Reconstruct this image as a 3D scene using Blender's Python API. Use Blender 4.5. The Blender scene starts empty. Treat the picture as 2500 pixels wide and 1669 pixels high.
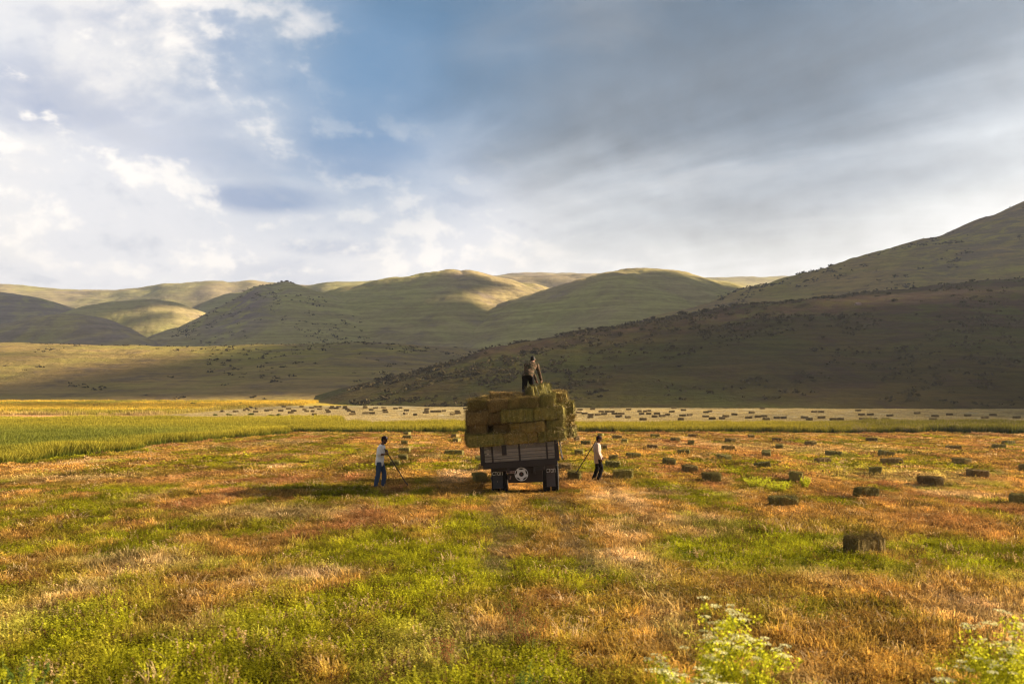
import bpy, math, random
import numpy as np
from mathutils import Vector, Matrix, Euler

scene = bpy.context.scene
COL = scene.collection
rnd = random.Random(7)
rng = np.random.default_rng(11)
PI = math.pi

# ------------------------------------------------------------------ camera
CAM_H, HY, FPX = 2.9, 985.0, 2165.0          # eye height (m), horizon row and focal length in photo pixels
cam_d = bpy.data.cameras.new('camera')
cam = bpy.data.objects.new('camera', cam_d)
COL.objects.link(cam)
cam.location = (0, 0, CAM_H)
cam.rotation_euler = (math.radians(90), 0, 0)
cam_d.sensor_width = 36.0
cam_d.lens = FPX / 2500 * 36.0
cam_d.shift_y = (HY - 834.5) / 2500
cam_d.clip_start, cam_d.clip_end = 0.1, 20000
cam_d.dof.use_dof = True
cam_d.dof.focus_distance = 32.0
cam_d.dof.aperture_fstop = 1.3
scene.camera = cam

# ------------------------------------------------------------------ sun and sky
SUN_EL, SUN_A = math.radians(21), math.radians(11)     # elevation; angle from +X towards +Y
SUN = Vector((math.cos(SUN_EL) * math.cos(SUN_A), math.cos(SUN_EL) * math.sin(SUN_A), math.sin(SUN_EL)))
sl = bpy.data.lights.new('sun', 'SUN')
sl.energy = 5.0
sl.angle = math.radians(0.6)
sl.color = (1.0, 0.82, 0.58)
so = bpy.data.objects.new('sun', sl)
so.rotation_euler = SUN.to_track_quat('Z', 'Y').to_euler()
so.location = SUN * 300
COL.objects.link(so)

scene.view_settings.view_transform = 'Standard'
scene.view_settings.look = 'None'
EXPOSURE = 1.6
scene.view_settings.exposure = EXPOSURE
scene.view_settings.gamma = 1.0
scene.view_settings.use_curve_mapping = False
scene.render.engine = 'CYCLES'
scene.cycles.use_denoising = True
scene.cycles.filter_width = 1.1
scene.cycles.max_bounces = 5
scene.cycles.diffuse_bounces = 2
scene.cycles.glossy_bounces = 2
scene.cycles.transmission_bounces = 4
scene.cycles.transparent_max_bounces = 6
scene.cycles.volume_bounces = 0
scene.cycles.sample_clamp_indirect = 4.0


class NT:
    """small helper for writing node trees"""
    def __init__(s, tree):
        s.t = tree
        s.n = tree.nodes
        s.l = tree.links

    def node(s, typ, **kw):
        nd = s.n.new(typ)
        for k, v in kw.items():
            setattr(nd, k, v)
        return nd

    def put(s, sock, v):
        if isinstance(v, bpy.types.NodeSocket):
            s.l.new(v, sock)
        elif v is not None:
            if isinstance(v, (tuple, list)) and sock.type == 'RGBA' and len(v) == 3:
                v = (*v, 1.0)
            sock.default_value = v

    def math(s, op, a, b=None, c=None, clamp=False):
        nd = s.node('ShaderNodeMath', operation=op, use_clamp=clamp)
        s.put(nd.inputs[0], a)
        if b is not None:
            s.put(nd.inputs[1], b)
        if c is not None:
            s.put(nd.inputs[2], c)
        return nd.outputs[0]

    def vmath(s, op, a, b=None, sc=None):
        nd = s.node('ShaderNodeVectorMath', operation=op)
        s.put(nd.inputs[0], a)
        if b is not None:
            s.put(nd.inputs[1], b)
        if sc is not None:
            s.put(nd.inputs['Scale'], sc)
        return nd.outputs[0]

    def noise(s, vec, scale, detail=4.0, rough=0.55, dist=0.0):
        nd = s.node('ShaderNodeTexNoise')
        s.put(nd.inputs['Vector'], vec)
        nd.inputs['Scale'].default_value = scale
        nd.inputs['Detail'].default_value = detail
        nd.inputs['Roughness'].default_value = rough
        nd.inputs['Distortion'].default_value = dist
        return nd.outputs['Fac']

    def smooth(s, v, a, b, lo=0.0, hi=1.0):
        nd = s.node('ShaderNodeMapRange', interpolation_type='SMOOTHSTEP')
        s.put(nd.inputs['Value'], v)
        nd.inputs['From Min'].default_value = a
        nd.inputs['From Max'].default_value = b
        nd.inputs['To Min'].default_value = lo
        nd.inputs['To Max'].default_value = hi
        return nd.outputs['Result']

    def mix(s, f, a, b, mode='MIX'):
        nd = s.node('ShaderNodeMix', data_type='RGBA', blend_type=mode)
        s.put(nd.inputs['Factor'], f)
        s.put(nd.inputs['A'], a) if False else s.put(nd.inputs[6], a)
        s.put(nd.inputs[7], b)
        return nd.outputs[2]

    def ramp(s, v, stops, interp='LINEAR'):
        nd = s.node('ShaderNodeValToRGB')
        cr = nd.color_ramp
        cr.interpolation = interp
        while len(cr.elements) < len(stops):
            cr.elements.new(0.5)
        for e, (p, c) in zip(cr.elements, stops):
            e.position = p
            e.color = (*c, 1.0)
        s.put(nd.inputs['Fac'], v)
        return nd.outputs['Color']

    def scalevec(s, vec, sx, sy, sz):
        return s.vmath('MULTIPLY', vec, (sx, sy, sz))


def build_world():
    w = bpy.data.worlds.new('World')
    scene.world = w
    w.use_nodes = True
    w.cycles.sampling_method = 'MANUAL'
    w.cycles.sample_map_resolution = 512
    k = NT(w.node_tree)
    k.n.clear()
    out = k.node('ShaderNodeOutputWorld')
    bg = k.node('ShaderNodeBackground')
    bg.inputs['Strength'].default_value = 0.1
    k.l.new(bg.outputs[0], out.inputs['Surface'])
    sky = k.node('ShaderNodeTexSky', sky_type='NISHITA')
    sky.sun_disc = False
    sky.sun_elevation = SUN_EL
    sky.sun_rotation = PI / 2 - SUN_A
    sky.altitude = 1500
    sky.air_density, sky.dust_density, sky.ozone_density = 1.0, 0.6, 1.2
    tc = k.node('ShaderNodeTexCoord')
    d = tc.outputs['Generated']
    sp = k.node('ShaderNodeSeparateXYZ')
    k.l.new(d, sp.inputs[0])
    x, y, z = sp.outputs
    A = k.math('ARCTAN2', x, y)
    E = k.math('ARCSINE', z)
    zc = k.math('ADD', k.math('MAXIMUM', z, 0.0), 0.14)
    cmb = k.node('ShaderNodeCombineXYZ')
    k.put(cmb.inputs[0], k.math('DIVIDE', x, zc))
    k.put(cmb.inputs[1], k.math('DIVIDE', y, zc))
    P = cmb.outputs[0]                                  # cloud layer seen in perspective
    def comb(a, b, c=0.0):
        n = k.node('ShaderNodeCombineXYZ')
        k.put(n.inputs[0], a)
        k.put(n.inputs[1], b)
        k.put(n.inputs[2], c)
        return n.outputs[0]

    sq = k.node('ShaderNodeSeparateXYZ')
    k.l.new(P, sq.inputs[0])
    pu = k.math('ADD', k.math('MULTIPLY', sq.outputs[0], -0.86), k.math('MULTIPLY', sq.outputs[1], 0.51))    # along the cloud bands
    pv = k.math('ADD', k.math('MULTIPLY', sq.outputs[0], 0.51), k.math('MULTIPLY', sq.outputs[1], 0.86))
    streak = k.noise(comb(k.math('MULTIPLY', pu, 0.30), k.math('MULTIPLY', pv, 0.95), 3.0), 1.35, 7.0, 0.56, 0.9)
    big = k.noise(comb(k.math('MULTIPLY', pu, 0.45), pv, 9.0), 0.62, 4.0, 0.5, 0.6)
    ds = k.scalevec(d, 1.0, 1.0, 1.6)
    SEEDV = (8.2, 0.0, 2.0)
    puff = k.noise(k.vmath('ADD', ds, SEEDV), 3.9, 9.0, 0.58, 0.2)                                  # cumulus heaps facing the eye
    lit = k.noise(k.vmath('ADD', ds, tuple(a + b for a, b in zip(SEEDV, (0.012, 0.0, 0.022)))), 3.9, 9.0, 0.58, 0.2)
    relief = k.math('SUBTRACT', puff, lit)                                    # their sun side
    puff2 = k.noise(k.scalevec(d, 1, 1, 1.9), 4.2, 7.0, 0.56, 0.5)

    def blob(a0, e0, ra, re, soft=1.0, wob=0.5):
        da = k.math('DIVIDE', k.math('SUBTRACT', A, a0), ra)
        de = k.math('DIVIDE', k.math('SUBTRACT', E, e0), re)
        r = k.math('SQRT', k.math('ADD', k.math('MULTIPLY', da, da), k.math('MULTIPLY', de, de)))
        r = k.math('ADD', r, k.math('MULTIPLY', k.math('SUBTRACT', puff2, 0.5), wob * 2))
        r = k.math('ADD', r, k.math('MULTIPLY', k.math('SUBTRACT', puff, 0.5), wob * 1.2))
        return k.smooth(r, 1.0 + 0.5 * soft, 1.0 - 0.6 * soft)

    # broken bright cloud (left of the view): whites, lavender undersides, warm heads
    veil = k.smooth(E, 0.34, 0.05)
    bright = k.mix(veil, (0.86, 0.88, 0.94), (1.06, 1.04, 1.05))
    shade = k.math('MULTIPLY', k.smooth(puff2, 0.50, 0.66), k.smooth(E, 0.16, 0.40))
    for a0, e0, ra, re, st in ((-0.375, 0.385, 0.085, 0.040, 1.0), (-0.455, 0.300, 0.085, 0.034, 0.9), (-0.275, 0.220, 0.055, 0.013, 0.85),
                               (-0.36, 0.330, 0.07, 0.02, 0.8), (-0.175, 0.280, 0.06, 0.035, 0.6), (-0.33, 0.265, 0.12, 0.022, 0.45), (-0.20, 0.17, 0.05, 0.008, 0.4), (-0.255, 0.135, 0.06, 0.018, 0.35)):
        shade = k.math('MAXIMUM', shade, k.math('MULTIPLY', blob(a0, e0, ra, re, 1.0, 0.9), st))
    bright = k.mix(k.math('MULTIPLY', shade, 0.95), bright, (0.38, 0.47, 0.68))
    heads = k.smooth(puff, 0.46, 0.66)
    bright = k.mix(k.math('MULTIPLY', heads, 0.75), bright, (1.05, 1.02, 0.99))
    bright = k.mix(k.math('MULTIPLY', k.smooth(relief, 0.008, 0.07), 0.8), bright, (1.28, 1.21, 1.13))
    bright = k.mix(k.math('MULTIPLY', k.smooth(relief, -0.008, -0.075), 0.55), bright, (0.66, 0.70, 0.80))
    bright = k.mix(k.math('MULTIPLY', k.smooth(E, 0.16, 0.02), 0.45), bright, (1.12, 1.09, 1.08))
    # blue shows through
    hole = blob(-0.170, 0.350, 0.150, 0.115, 1.9, 0.6)
    hole = k.math('MAXIMUM', hole, k.math('MULTIPLY', blob(-0.27, 0.44, 0.11, 0.05, 1.2, 0.9), 0.6))
    clear = k.mix(0.8, k.mix(1.0, sky.outputs[0], (0.1, 0.1, 0.1), 'MULTIPLY'), (0.030, 0.255, 0.55))
    # heavy grey bank that covers the right, the zenith and the sky behind the camera
    Ab = k.math('ADD', -0.300, k.math('MULTIPLY', k.math('SUBTRACT', 0.412, E), 1.35))
    s = k.math('SUBTRACT', A, Ab)
    s = k.math('ADD', s, k.math('MULTIPLY', k.math('SUBTRACT', puff2, 0.5), 0.42))
    s = k.math('ADD', s, k.math('MULTIPLY', k.math('SUBTRACT', puff, 0.5), 0.26))
    bank = k.smooth(s, -0.07, 0.20)
    bank = k.math('MAXIMUM', bank, k.smooth(E, 0.48, 0.85))
    bank = k.math('MAXIMUM', bank, k.smooth(A, -1.0, -1.7))
    rear = k.math('MAXIMUM', k.smooth(A, 0.9, 1.9), k.smooth(A, -1.1, -1.9))
    et = k.math('ADD', E, k.math('MULTIPLY', k.math('SUBTRACT', big, 0.5), 0.24))
    et = k.math('ADD', et, k.math('MULTIPLY', k.math('SUBTRACT', streak, 0.5), -0.08))
    et = k.math('SUBTRACT', et, k.math('MULTIPLY', k.smooth(A, 0.25, 0.65), 0.10))
    grad = k.ramp(k.math('DIVIDE', et, 1.2), [(0.0, (1.05, 1.02, 0.98)), (0.075, (0.97, 0.955, 0.93)), (0.14, (0.78, 0.79, 0.79)),
                                              (0.20, (0.54, 0.58, 0.63)), (0.26, (0.225, 0.29, 0.37)), (0.34, (0.075, 0.145, 0.235)),
                                              (0.42, (0.17, 0.25, 0.35)), (0.6, (0.45, 0.47, 0.50)), (1.0, (0.50, 0.52, 0.54))])
    sk = k.smooth(streak, 0.33, 0.67)
    tone = k.math('ADD', 0.75, k.math('ADD', k.math('MULTIPLY', sk, 0.30), k.math('MULTIPLY', big, 0.26)))
    tone = k.math('ADD', tone, k.math('MULTIPLY', relief, 1.3))
    tone = k.math('ADD', tone, k.math('MULTIPLY', k.smooth(A, 0.20, 0.62), 0.30))
    tone = k.math('MULTIPLY', tone, k.math('SUBTRACT', 1.0, k.math('MULTIPLY', rear, 0.55)))     # sky behind the viewer dimmed to darken camera-facing sides
    grey = k.vmath('SCALE', grad, sc=tone)
    rim = k.math('MULTIPLY', k.smooth(streak, 0.55, 0.68), 0.28)
    grey = k.mix(k.math('MULTIPLY', rim, k.math('SUBTRACT', 1.0, rear)), grey, (0.78, 0.77, 0.77))
    col = k.mix(bank, bright, grey)
    col = k.mix(k.math('MULTIPLY', hole, 0.86), col, clear)
    # bright wisps over the edge of the blue
    wisp = k.math('MULTIPLY', k.smooth(k.math('ADD', puff, relief), 0.54, 0.74), k.math('MULTIPLY', k.smooth(s, 0.16, 0.0), k.smooth(s, -0.3, -0.1)))
    col = k.mix(k.math('MULTIPLY', wisp, 0.7), col, (1.2, 1.13, 1.06))
    # the glow low in the right distance
    col = k.mix(k.math('MULTIPLY', blob(0.36, 0.135, 0.05, 0.008, 1.6, 0.4), 0.6), col, (1.15, 1.08, 1.02))
    col = k.mix(k.smooth(z, 0.0, -0.08), col, (0.16, 0.13, 0.08))
    fin = k.vmath('SCALE', col, sc=10.0 * 0.94 / (2 ** EXPOSURE))
    k.put(bg.inputs['Color'], fin)


build_world()

# ------------------------------------------------------------------ small maths
def _hash(ix, iy, seed):
    n = (ix.astype(np.int64) * 374761393 + iy.astype(np.int64) * 668265263 + seed * 1274126177) & 0xffffffff
    n = ((n ^ (n >> 13)) * 1274126177) & 0xffffffff
    n = (n ^ (n >> 16)) & 0xffffffff
    return n / 4294967295.0


def vnoise(x, y, seed=0):
    x, y = np.asarray(x, float), np.asarray(y, float)
    ix, iy = np.floor(x), np.floor(y)
    fx, fy = x - ix, y - iy
    fx, fy = fx * fx * (3 - 2 * fx), fy * fy * (3 - 2 * fy)
    a, b = _hash(ix, iy, seed), _hash(ix + 1, iy, seed)
    c, d = _hash(ix, iy + 1, seed), _hash(ix + 1, iy + 1, seed)
    return (a * (1 - fx) + b * fx) * (1 - fy) + (c * (1 - fx) + d * fx) * fy


def fbm(x, y, seed=0, oct=4, gain=0.5):
    s, a, t = 0.0, 1.0, 0.0
    x, y = np.asarray(x, float), np.asarray(y, float)
    for i in range(oct):
        s = s + a * vnoise(x, y, seed + i * 17)
        t += a
        a *= gain
        x, y = x * 2.03 + 13.1, y * 2.03 + 7.7
    return s / t


def sstep(v, a, b):
    t = np.clip((np.asarray(v, float) - a) / (b - a), 0, 1)
    return t * t * (3 - 2 * t)


def zg(x, y):
    """height of the valley floor"""
    x, y = np.asarray(x, float), np.asarray(y, float)
    z = np.interp(y, [-100, 60, 75, 90, 105, 120, 150, 190, 240, 280, 400, 3000], [0, 0, 0.04, 0.2, 0.46, 0.76, 1.26, 2.0, 2.95, 3.75, 5.5, 6.0])
    z = z + (fbm(x / 9, y / 9, 5, 3) - 0.5) * 0.22 * sstep(np.hypot(x, y), 2, 20)
    z = z + (fbm(x / 1.7, y / 1.7, 8, 2) - 0.5) * 0.07
    return z


def zg1(x, y):
    return float(zg(np.array([x]), np.array([y]))[0])


def ground_at(px, py):
    """the place on the valley floor seen at a photo pixel"""
    t = (HY - py) / FPX
    c = (px - 1250) / FPX
    ys = np.concatenate([np.linspace(5, 100, 1500), np.linspace(100, 330, 1500)])
    zs = zg(c * ys, ys)
    f = CAM_H + t * ys - zs
    i = np.argmax(f <= 0)
    if f[i] > 0:
        i = len(ys) - 1
    return float(c * ys[i]), float(ys[i]), float(zs[i])


# ------------------------------------------------------------------ mesh helpers
class MB:
    def __init__(s):
        s.v, s.f = [], []

    def box(s, c, sz, rot=None, taper=1.0):
        c = Vector(c)
        b = len(s.v)
        for dz in (-1, 1):
            for dx, dy in ((-1, -1), (1, -1), (1, 1), (-1, 1)):
                k = taper if dz > 0 else 1.0
                p = Vector((dx * sz[0] / 2 * k, dy * sz[1] / 2 * k, dz * sz[2] / 2))
                if rot is not None:
                    p = rot @ p
                s.v.append(tuple(c + p))
        s.f += [tuple(b + i for i in q) for q in ((3, 2, 1, 0), (4, 5, 6, 7), (0, 1, 5, 4), (1, 2, 6, 5), (2, 3, 7, 6), (3, 0, 4, 7))]
        return s

    def loft(s, rings, cap=True):
        b = len(s.v)
        n = len(rings[0])
        for r in rings:
            s.v += [tuple(p) for p in r]
        for i in range(len(rings) - 1):
            for j in range(n):
                a, c = b + i * n + j, b + i * n + (j + 1) % n
                s.f.append((a, c, c + n, a + n))
        if cap:
            s.f.append(tuple(b + j for j in reversed(range(n))))
            e = b + (len(rings) - 1) * n
            s.f.append(tuple(e + j for j in range(n)))
        return s

    def tube(s, pts, rads, seg=10, round_=True):
        pts = [Vector(p) for p in pts]
        if not isinstance(rads, (list, tuple)):
            rads = [rads] * len(pts)
        pp, rr = list(pts), list(rads)
        if round_:
            d0, d1 = (pts[0] - pts[1]).normalized(), (pts[-1] - pts[-2]).normalized()
            r0, r1 = rads[0], rads[-1]
            pp = [pts[0] + d0 * r0 * 0.95, pts[0] + d0 * r0 * 0.6] + pp + [pts[-1] + d1 * r1 * 0.6, pts[-1] + d1 * r1 * 0.95]
            rr = [r0 * 0.3, r0 * 0.8] + rr + [r1 * 0.8, r1 * 0.3]
        rings = []
        t0 = (pp[1] - pp[0]).normalized()
        ref = Vector((0, 0, 1)) if abs(t0.z) < 0.9 else Vector((1, 0, 0))
        u = t0.cross(ref).normalized()
        for i, p in enumerate(pp):
            a = pp[max(i - 1, 0)]
            c = pp[min(i + 1, len(pp) - 1)]
            t = (c - a).normalized()
            u = (u - t * u.dot(t)).normalized()
            w = t.cross(u)
            rings.append([p + (u * math.cos(2 * PI * j / seg) + w * math.sin(2 * PI * j / seg)) * rr[i] for j in range(seg)])
        return s.loft(rings)

    def ell(s, c, ax, ay, az, seg=16, rings=10):
        """ellipsoid with axis vectors"""
        c, ax, ay, az = Vector(c), Vector(ax), Vector(ay), Vector(az)
        rr = []
        for i in range(rings + 1):
            th = PI * (0.02 + 0.96 * i / rings)
            rr.append([c - az * math.cos(th) + (ax * math.cos(2 * PI * j / seg) + ay * math.sin(2 * PI * j / seg)) * math.sin(th) for j in range(seg)])
        return s.loft(rr)

    def quad(s, a, b, c, d):
        k = len(s.v)
        s.v += [tuple(a), tuple(b), tuple(c), tuple(d)]
        s.f.append((k, k + 1, k + 2, k + 3))
        return s

    def disc(s, c, r0, r1, y0, y1, seg=24, axis='Y'):
        """ring/disc solid about the Y (or X) axis from radius r0 to r1"""
        rings = []
        for (r, yy) in ((r0, y0), (r1, y0), (r1, y1), (r0, y1), (r0, y0)):
            ring = []
            for j in range(seg):
                a = 2 * PI * j / seg
                p = (r * math.cos(a), yy, r * math.sin(a)) if axis == 'Y' else (yy, r * math.cos(a), r * math.sin(a))
                ring.append(Vector(c) + Vector(p))
            rings.append(ring)
        return s.loft(rings, cap=False)

    def mesh(s, name, smooth=False):
        m = bpy.data.meshes.new(name)
        m.from_pydata(s.v, [], s.f)
        m.update()
        if smooth:
            m.polygons.foreach_set('use_smooth', np.ones(len(m.polygons), bool))
        return m


def mesh_np(name, verts, faces, smooth=False):
    m = bpy.data.meshes.new(name)
    m.from_pydata(verts if isinstance(verts, list) else np.asarray(verts).tolist(), [], faces if isinstance(faces, list) else np.asarray(faces).tolist())
    m.update()
    if smooth:
        m.polygons.foreach_set('use_smooth', np.ones(len(m.polygons), bool))
    return m


def obj(name, mesh, mat=None, parent=None, loc=None, rot=None):
    o = bpy.data.objects.new(name, mesh)
    COL.objects.link(o)
    if mat is not None and mesh is not None and len(mesh.materials) == 0:
        mesh.materials.append(mat)
    if parent is not None:
        o.parent = parent
    if loc is not None:
        o.location = loc
    if rot is not None:
        o.rotation_euler = rot
    return o


def tag(o, label, cat, group=None):
    o['label'] = label
    o['category'] = cat
    if group:
        o['group'] = group
    return o


def struct(o):
    o['kind'] = 'structure'
    return o


def stuff(o, label, cat=None):
    o['kind'] = 'stuff'
    o['label'] = label
    if cat:
        o['category'] = cat
    return o


def bevel(o, w=0.01, seg=2):
    b = o.modifiers.new('bevel', 'BEVEL')
    b.width, b.segments, b.limit_method = w, seg, 'ANGLE'
    return o


def remeshed(mb, name, voxel, iters=4, ratio=0.5, wrinkle=0.0, wscale=9.0):
    """one continuous closed surface out of overlapping closed shapes"""
    o = bpy.data.objects.new('tmp', mb.mesh('tmp'))
    COL.objects.link(o)
    r = o.modifiers.new('r', 'REMESH')
    r.mode, r.voxel_size, r.use_smooth_shade = 'VOXEL', voxel, True
    s = o.modifiers.new('s', 'SMOOTH')
    s.factor, s.iterations = 0.5, iters
    if ratio < 1:
        dc = o.modifiers.new('d', 'DECIMATE')
        dc.ratio = ratio
    dg = bpy.context.evaluated_depsgraph_get()
    m = bpy.data.meshes.new_from_object(o.evaluated_get(dg))
    m.name = name
    bpy.data.objects.remove(o)
    n = len(m.vertices)
    if wrinkle > 0:
        co = np.empty(n * 3)
        m.vertices.foreach_get('co', co)
        co = co.reshape(-1, 3)
        no = np.array([v.normal[:] for v in m.vertices])
        h = fbm(co[:, 0] * wscale + co[:, 1] * wscale * 0.8, co[:, 2] * wscale * 1.6 + co[:, 0] * 3, 3, 3) - 0.5
        co += no * (h * 2 * wrinkle)[:, None]
        m.vertices.foreach_set('co', co.ravel())
        m.update()
    m.polygons.foreach_set('use_smooth', np.ones(len(m.polygons), bool))
    return m


def text_mesh(body, size, name, ext=0.0015):
    c = bpy.data.curves.new('t', 'FONT')
    c.body, c.size, c.extrude = body, size, ext
    c.align_x, c.align_y = 'CENTER', 'CENTER'
    o = bpy.data.objects.new('t', c)
    COL.objects.link(o)
    dg = bpy.context.evaluated_depsgraph_get()
    m = bpy.data.meshes.new_from_object(o.evaluated_get(dg))
    m.name = name
    bpy.data.objects.remove(o)
    return m


# ------------------------------------------------------------------ materials
def new_mat(name):
    m = bpy.data.materials.new(name)
    m.use_nodes = True
    k = NT(m.node_tree)
    k.n.clear()
    out = k.node('ShaderNodeOutputMaterial')
    return m, k, out


def principled(k, out, col, rough=0.85, spec=0.2, bump=None, bstr=0.3, bdist=0.02, metal=0.0):
    b = k.node('ShaderNodeBsdfPrincipled')
    k.put(b.inputs['Base Color'], col)
    k.put(b.inputs['Roughness'], rough)
    b.inputs['Specular IOR Level'].default_value = spec
    b.inputs['Metallic'].default_value = metal
    if bump is not None:
        bp = k.node('ShaderNodeBump')
        bp.inputs['Strength'].default_value = bstr
        bp.inputs['Distance'].default_value = bdist
        k.put(bp.inputs['Height'], bump)
        k.l.new(bp.outputs[0], b.inputs['Normal'])
    k.l.new(b.outputs[0], out.inputs['Surface'])
    return b


def plain(name, col, rough=0.7, spec=0.3, var=0.25, scale=6.0, metal=0.0, bstr=0.2):
    """paint, cloth, rubber ... with uneven tone"""
    m, k, out = new_mat(name)
    tc = k.node('ShaderNodeTexCoord')
    n = k.noise(tc.outputs['Object'], scale, 5, 0.6)
    f = k.noise(tc.outputs['Object'], scale * 7, 3, 0.6)
    tone = k.math('ADD', 1 - var, k.math('MULTIPLY', k.math('ADD', n, f), var))
    c = k.vmath('SCALE', tuple(col), sc=tone)
    principled(k, out, c, rough, spec, f, bstr, 0.01, metal)
    return m


def mat_hill(name, a, b, rock, rockamt=0.5, sc=1.0):
    m, k, out = new_mat(name)
    g = k.node('ShaderNodeNewGeometry')
    p = g.outputs['Position']
    n1 = k.noise(p, 0.010 * sc, 6, 0.6, 0.4)
    n2 = k.noise(p, 0.06 * sc, 6, 0.65, 0.3)
    n3 = k.noise(k.scalevec(p, 1, 1, 2.5), 0.35 * sc, 5, 0.7)
    col = k.mix(k.smooth(n1, 0.38, 0.62), a, b)
    col = k.mix(k.math('MULTIPLY', k.smooth(n2, 0.42, 0.66), 0.7), col, tuple(0.62 * v for v in b))
    rk = k.math('MULTIPLY', k.smooth(k.math('ADD', k.math('MULTIPLY', n1, 0.5), k.math('MULTIPLY', n2, 0.6)), 0.58, 0.70), rockamt)
    col = k.mix(rk, col, rock)
    at = k.node('ShaderNodeAttribute', attribute_name='rock')
    rk2 = k.math('MULTIPLY', at.outputs['Fac'], k.smooth(n2, 0.36, 0.58))
    col = k.mix(rk2, col, rock)
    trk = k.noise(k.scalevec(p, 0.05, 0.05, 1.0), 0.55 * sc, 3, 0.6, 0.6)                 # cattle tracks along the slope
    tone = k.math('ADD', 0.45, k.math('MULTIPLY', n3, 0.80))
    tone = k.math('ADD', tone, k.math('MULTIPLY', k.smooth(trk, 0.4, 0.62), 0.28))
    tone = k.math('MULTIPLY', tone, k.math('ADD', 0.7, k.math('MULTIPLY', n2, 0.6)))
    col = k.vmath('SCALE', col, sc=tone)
    h = k.math('ADD', k.math('MULTIPLY', n2, 1.0), k.math('MULTIPLY', n3, 0.35))
    principled(k, out, col, 0.95, 0.05, h, 0.55, 4.0)
    return m


def mat_ground():
    m, k, out = new_mat('field_soil')
    at = k.node('ShaderNodeAttribute', attribute_name='tint')
    g = k.node('ShaderNodeNewGeometry')
    p = g.outputs['Position']
    n1 = k.noise(p, 1.6, 6, 0.65)
    n2 = k.noise(p, 14.0, 4, 0.7)
    n3 = k.noise(p, 0.25, 5, 0.6)
    tone = k.math('MULTIPLY', k.math('ADD', 0.45, n1), k.math('ADD', 0.5, n2))
    tone = k.math('MULTIPLY', tone, k.math('ADD', 0.6, k.math('MULTIPLY', n3, 0.8)))
    col = k.vmath('SCALE', at.outputs['Color'], sc=tone)
    principled(k, out, col, 0.95, 0.05, k.math('ADD', n1, k.math('MULTIPLY', n2, 0.6)), 0.7, 0.08)
    return m


def mat_grass(name='grass_blades', trans=0.42, tipmix=0.5):
    """blade colour: the plant's own tint (per plant), drier towards the tip"""
    m, k, out = new_mat(name)
    at = k.node('ShaderNodeAttribute', attribute_name='tint', attribute_type='INSTANCER')
    tip = k.node('ShaderNodeAttribute', attribute_name='tip', attribute_type='INSTANCER')
    tt = k.node('ShaderNodeAttribute', attribute_name='tt')
    oi = k.node('ShaderNodeObjectInfo')
    f = k.math('MULTIPLY', tt.outputs['Fac'], 1.0)
    col = k.mix(k.math('MULTIPLY', k.math('POWER', f, 1.5), tipmix), at.outputs['Color'], tip.outputs['Color'])
    tv = k.node('ShaderNodeAttribute', attribute_name='tv')
    tone = k.math('ADD', 0.62, k.math('MULTIPLY', tv.outputs['Fac'], 0.76))
    col = k.vmath('SCALE', col, sc=tone)
    a = k.node('ShaderNodeBsdfDiffuse')
    b = k.node('ShaderNodeBsdfTranslucent')
    k.put(a.inputs[0], col)
    k.put(b.inputs[0], k.vmath('MULTIPLY', col, (1.15, 1.05, 0.75)))
    mx = k.node('ShaderNodeMixShader')
    mx.inputs[0].default_value = trans
    k.l.new(a.outputs[0], mx.inputs[1])
    k.l.new(b.outputs[0], mx.inputs[2])
    k.l.new(mx.outputs[0], out.inputs['Surface'])
    return m


def mat_leaf(name, c1, c2, trans=0.4, scale=3.0):
    m, k, out = new_mat(name)
    g = k.node('ShaderNodeNewGeometry')
    n = k.noise(g.outputs['Position'], scale, 4, 0.6)
    r = g.outputs['Random Per Island']
    col = k.mix(k.math('ADD', k.math('MULTIPLY', n, 0.6), k.math('MULTIPLY', r, 0.4)), c1, c2)
    col = k.vmath('SCALE', col, sc=k.math('ADD', 0.65, k.math('MULTIPLY', r, 0.7)))
    a = k.node('ShaderNodeBsdfDiffuse')
    b = k.node('ShaderNodeBsdfTranslucent')
    k.put(a.inputs[0], col)
    k.put(b.inputs[0], col)
    mx = k.node('ShaderNodeMixShader')
    mx.inputs[0].default_value = trans
    k.l.new(a.outputs[0], mx.inputs[1])
    k.l.new(b.outputs[0], mx.inputs[2])
    k.l.new(mx.outputs[0], out.inputs['Surface'])
    return m


def mat_hay(name, c1, c2, c3):
    m, k, out = new_mat(name)
    tc = k.node('ShaderNodeTexCoord')
    oi = k.node('ShaderNodeObjectInfo')
    g = k.node('ShaderNodeNewGeometry')
    off = k.vmath('SCALE', (7.3, 3.1, 5.7), sc=oi.outputs['Random'])
    p = k.vmath('ADD', tc.outputs['Object'], off)
    flake = k.noise(k.scalevec(p, 7, 0.8, 0.8), 1.6, 4, 0.6)
    fib = k.noise(k.scalevec(p, 26, 40, 9), 1.0, 4, 0.7)
    fib2 = k.noise(k.scalevec(p, 9, 30, 34), 1.3, 3, 0.7)
    pat = k.noise(p, 3.0, 4, 0.6)
    col = k.mix(k.smooth(pat, 0.35, 0.65), c1, c2)
    col = k.mix(k.math('MULTIPLY', k.smooth(fib2, 0.52, 0.72), 0.75), col, c3)
    tone = k.math('MULTIPLY', k.math('ADD', 0.45, flake), k.math('ADD', 0.40, k.math('MULTIPLY', fib, 1.15)))
    tone = k.math('MULTIPLY', tone, k.math('ADD', 0.72, k.math('MULTIPLY', oi.outputs['Random'], 0.5)))
    tone = k.math('MULTIPLY', tone, k.math('ADD', 0.8, k.math('MULTIPLY', g.outputs['Random Per Island'], 0.5)))
    col = k.vmath('SCALE', col, sc=tone)
    principled(k, out, col, 0.9, 0.08, k.math('ADD', fib, k.math('ADD', fib2, flake)), 0.8, 0.03)
    return m


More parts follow.
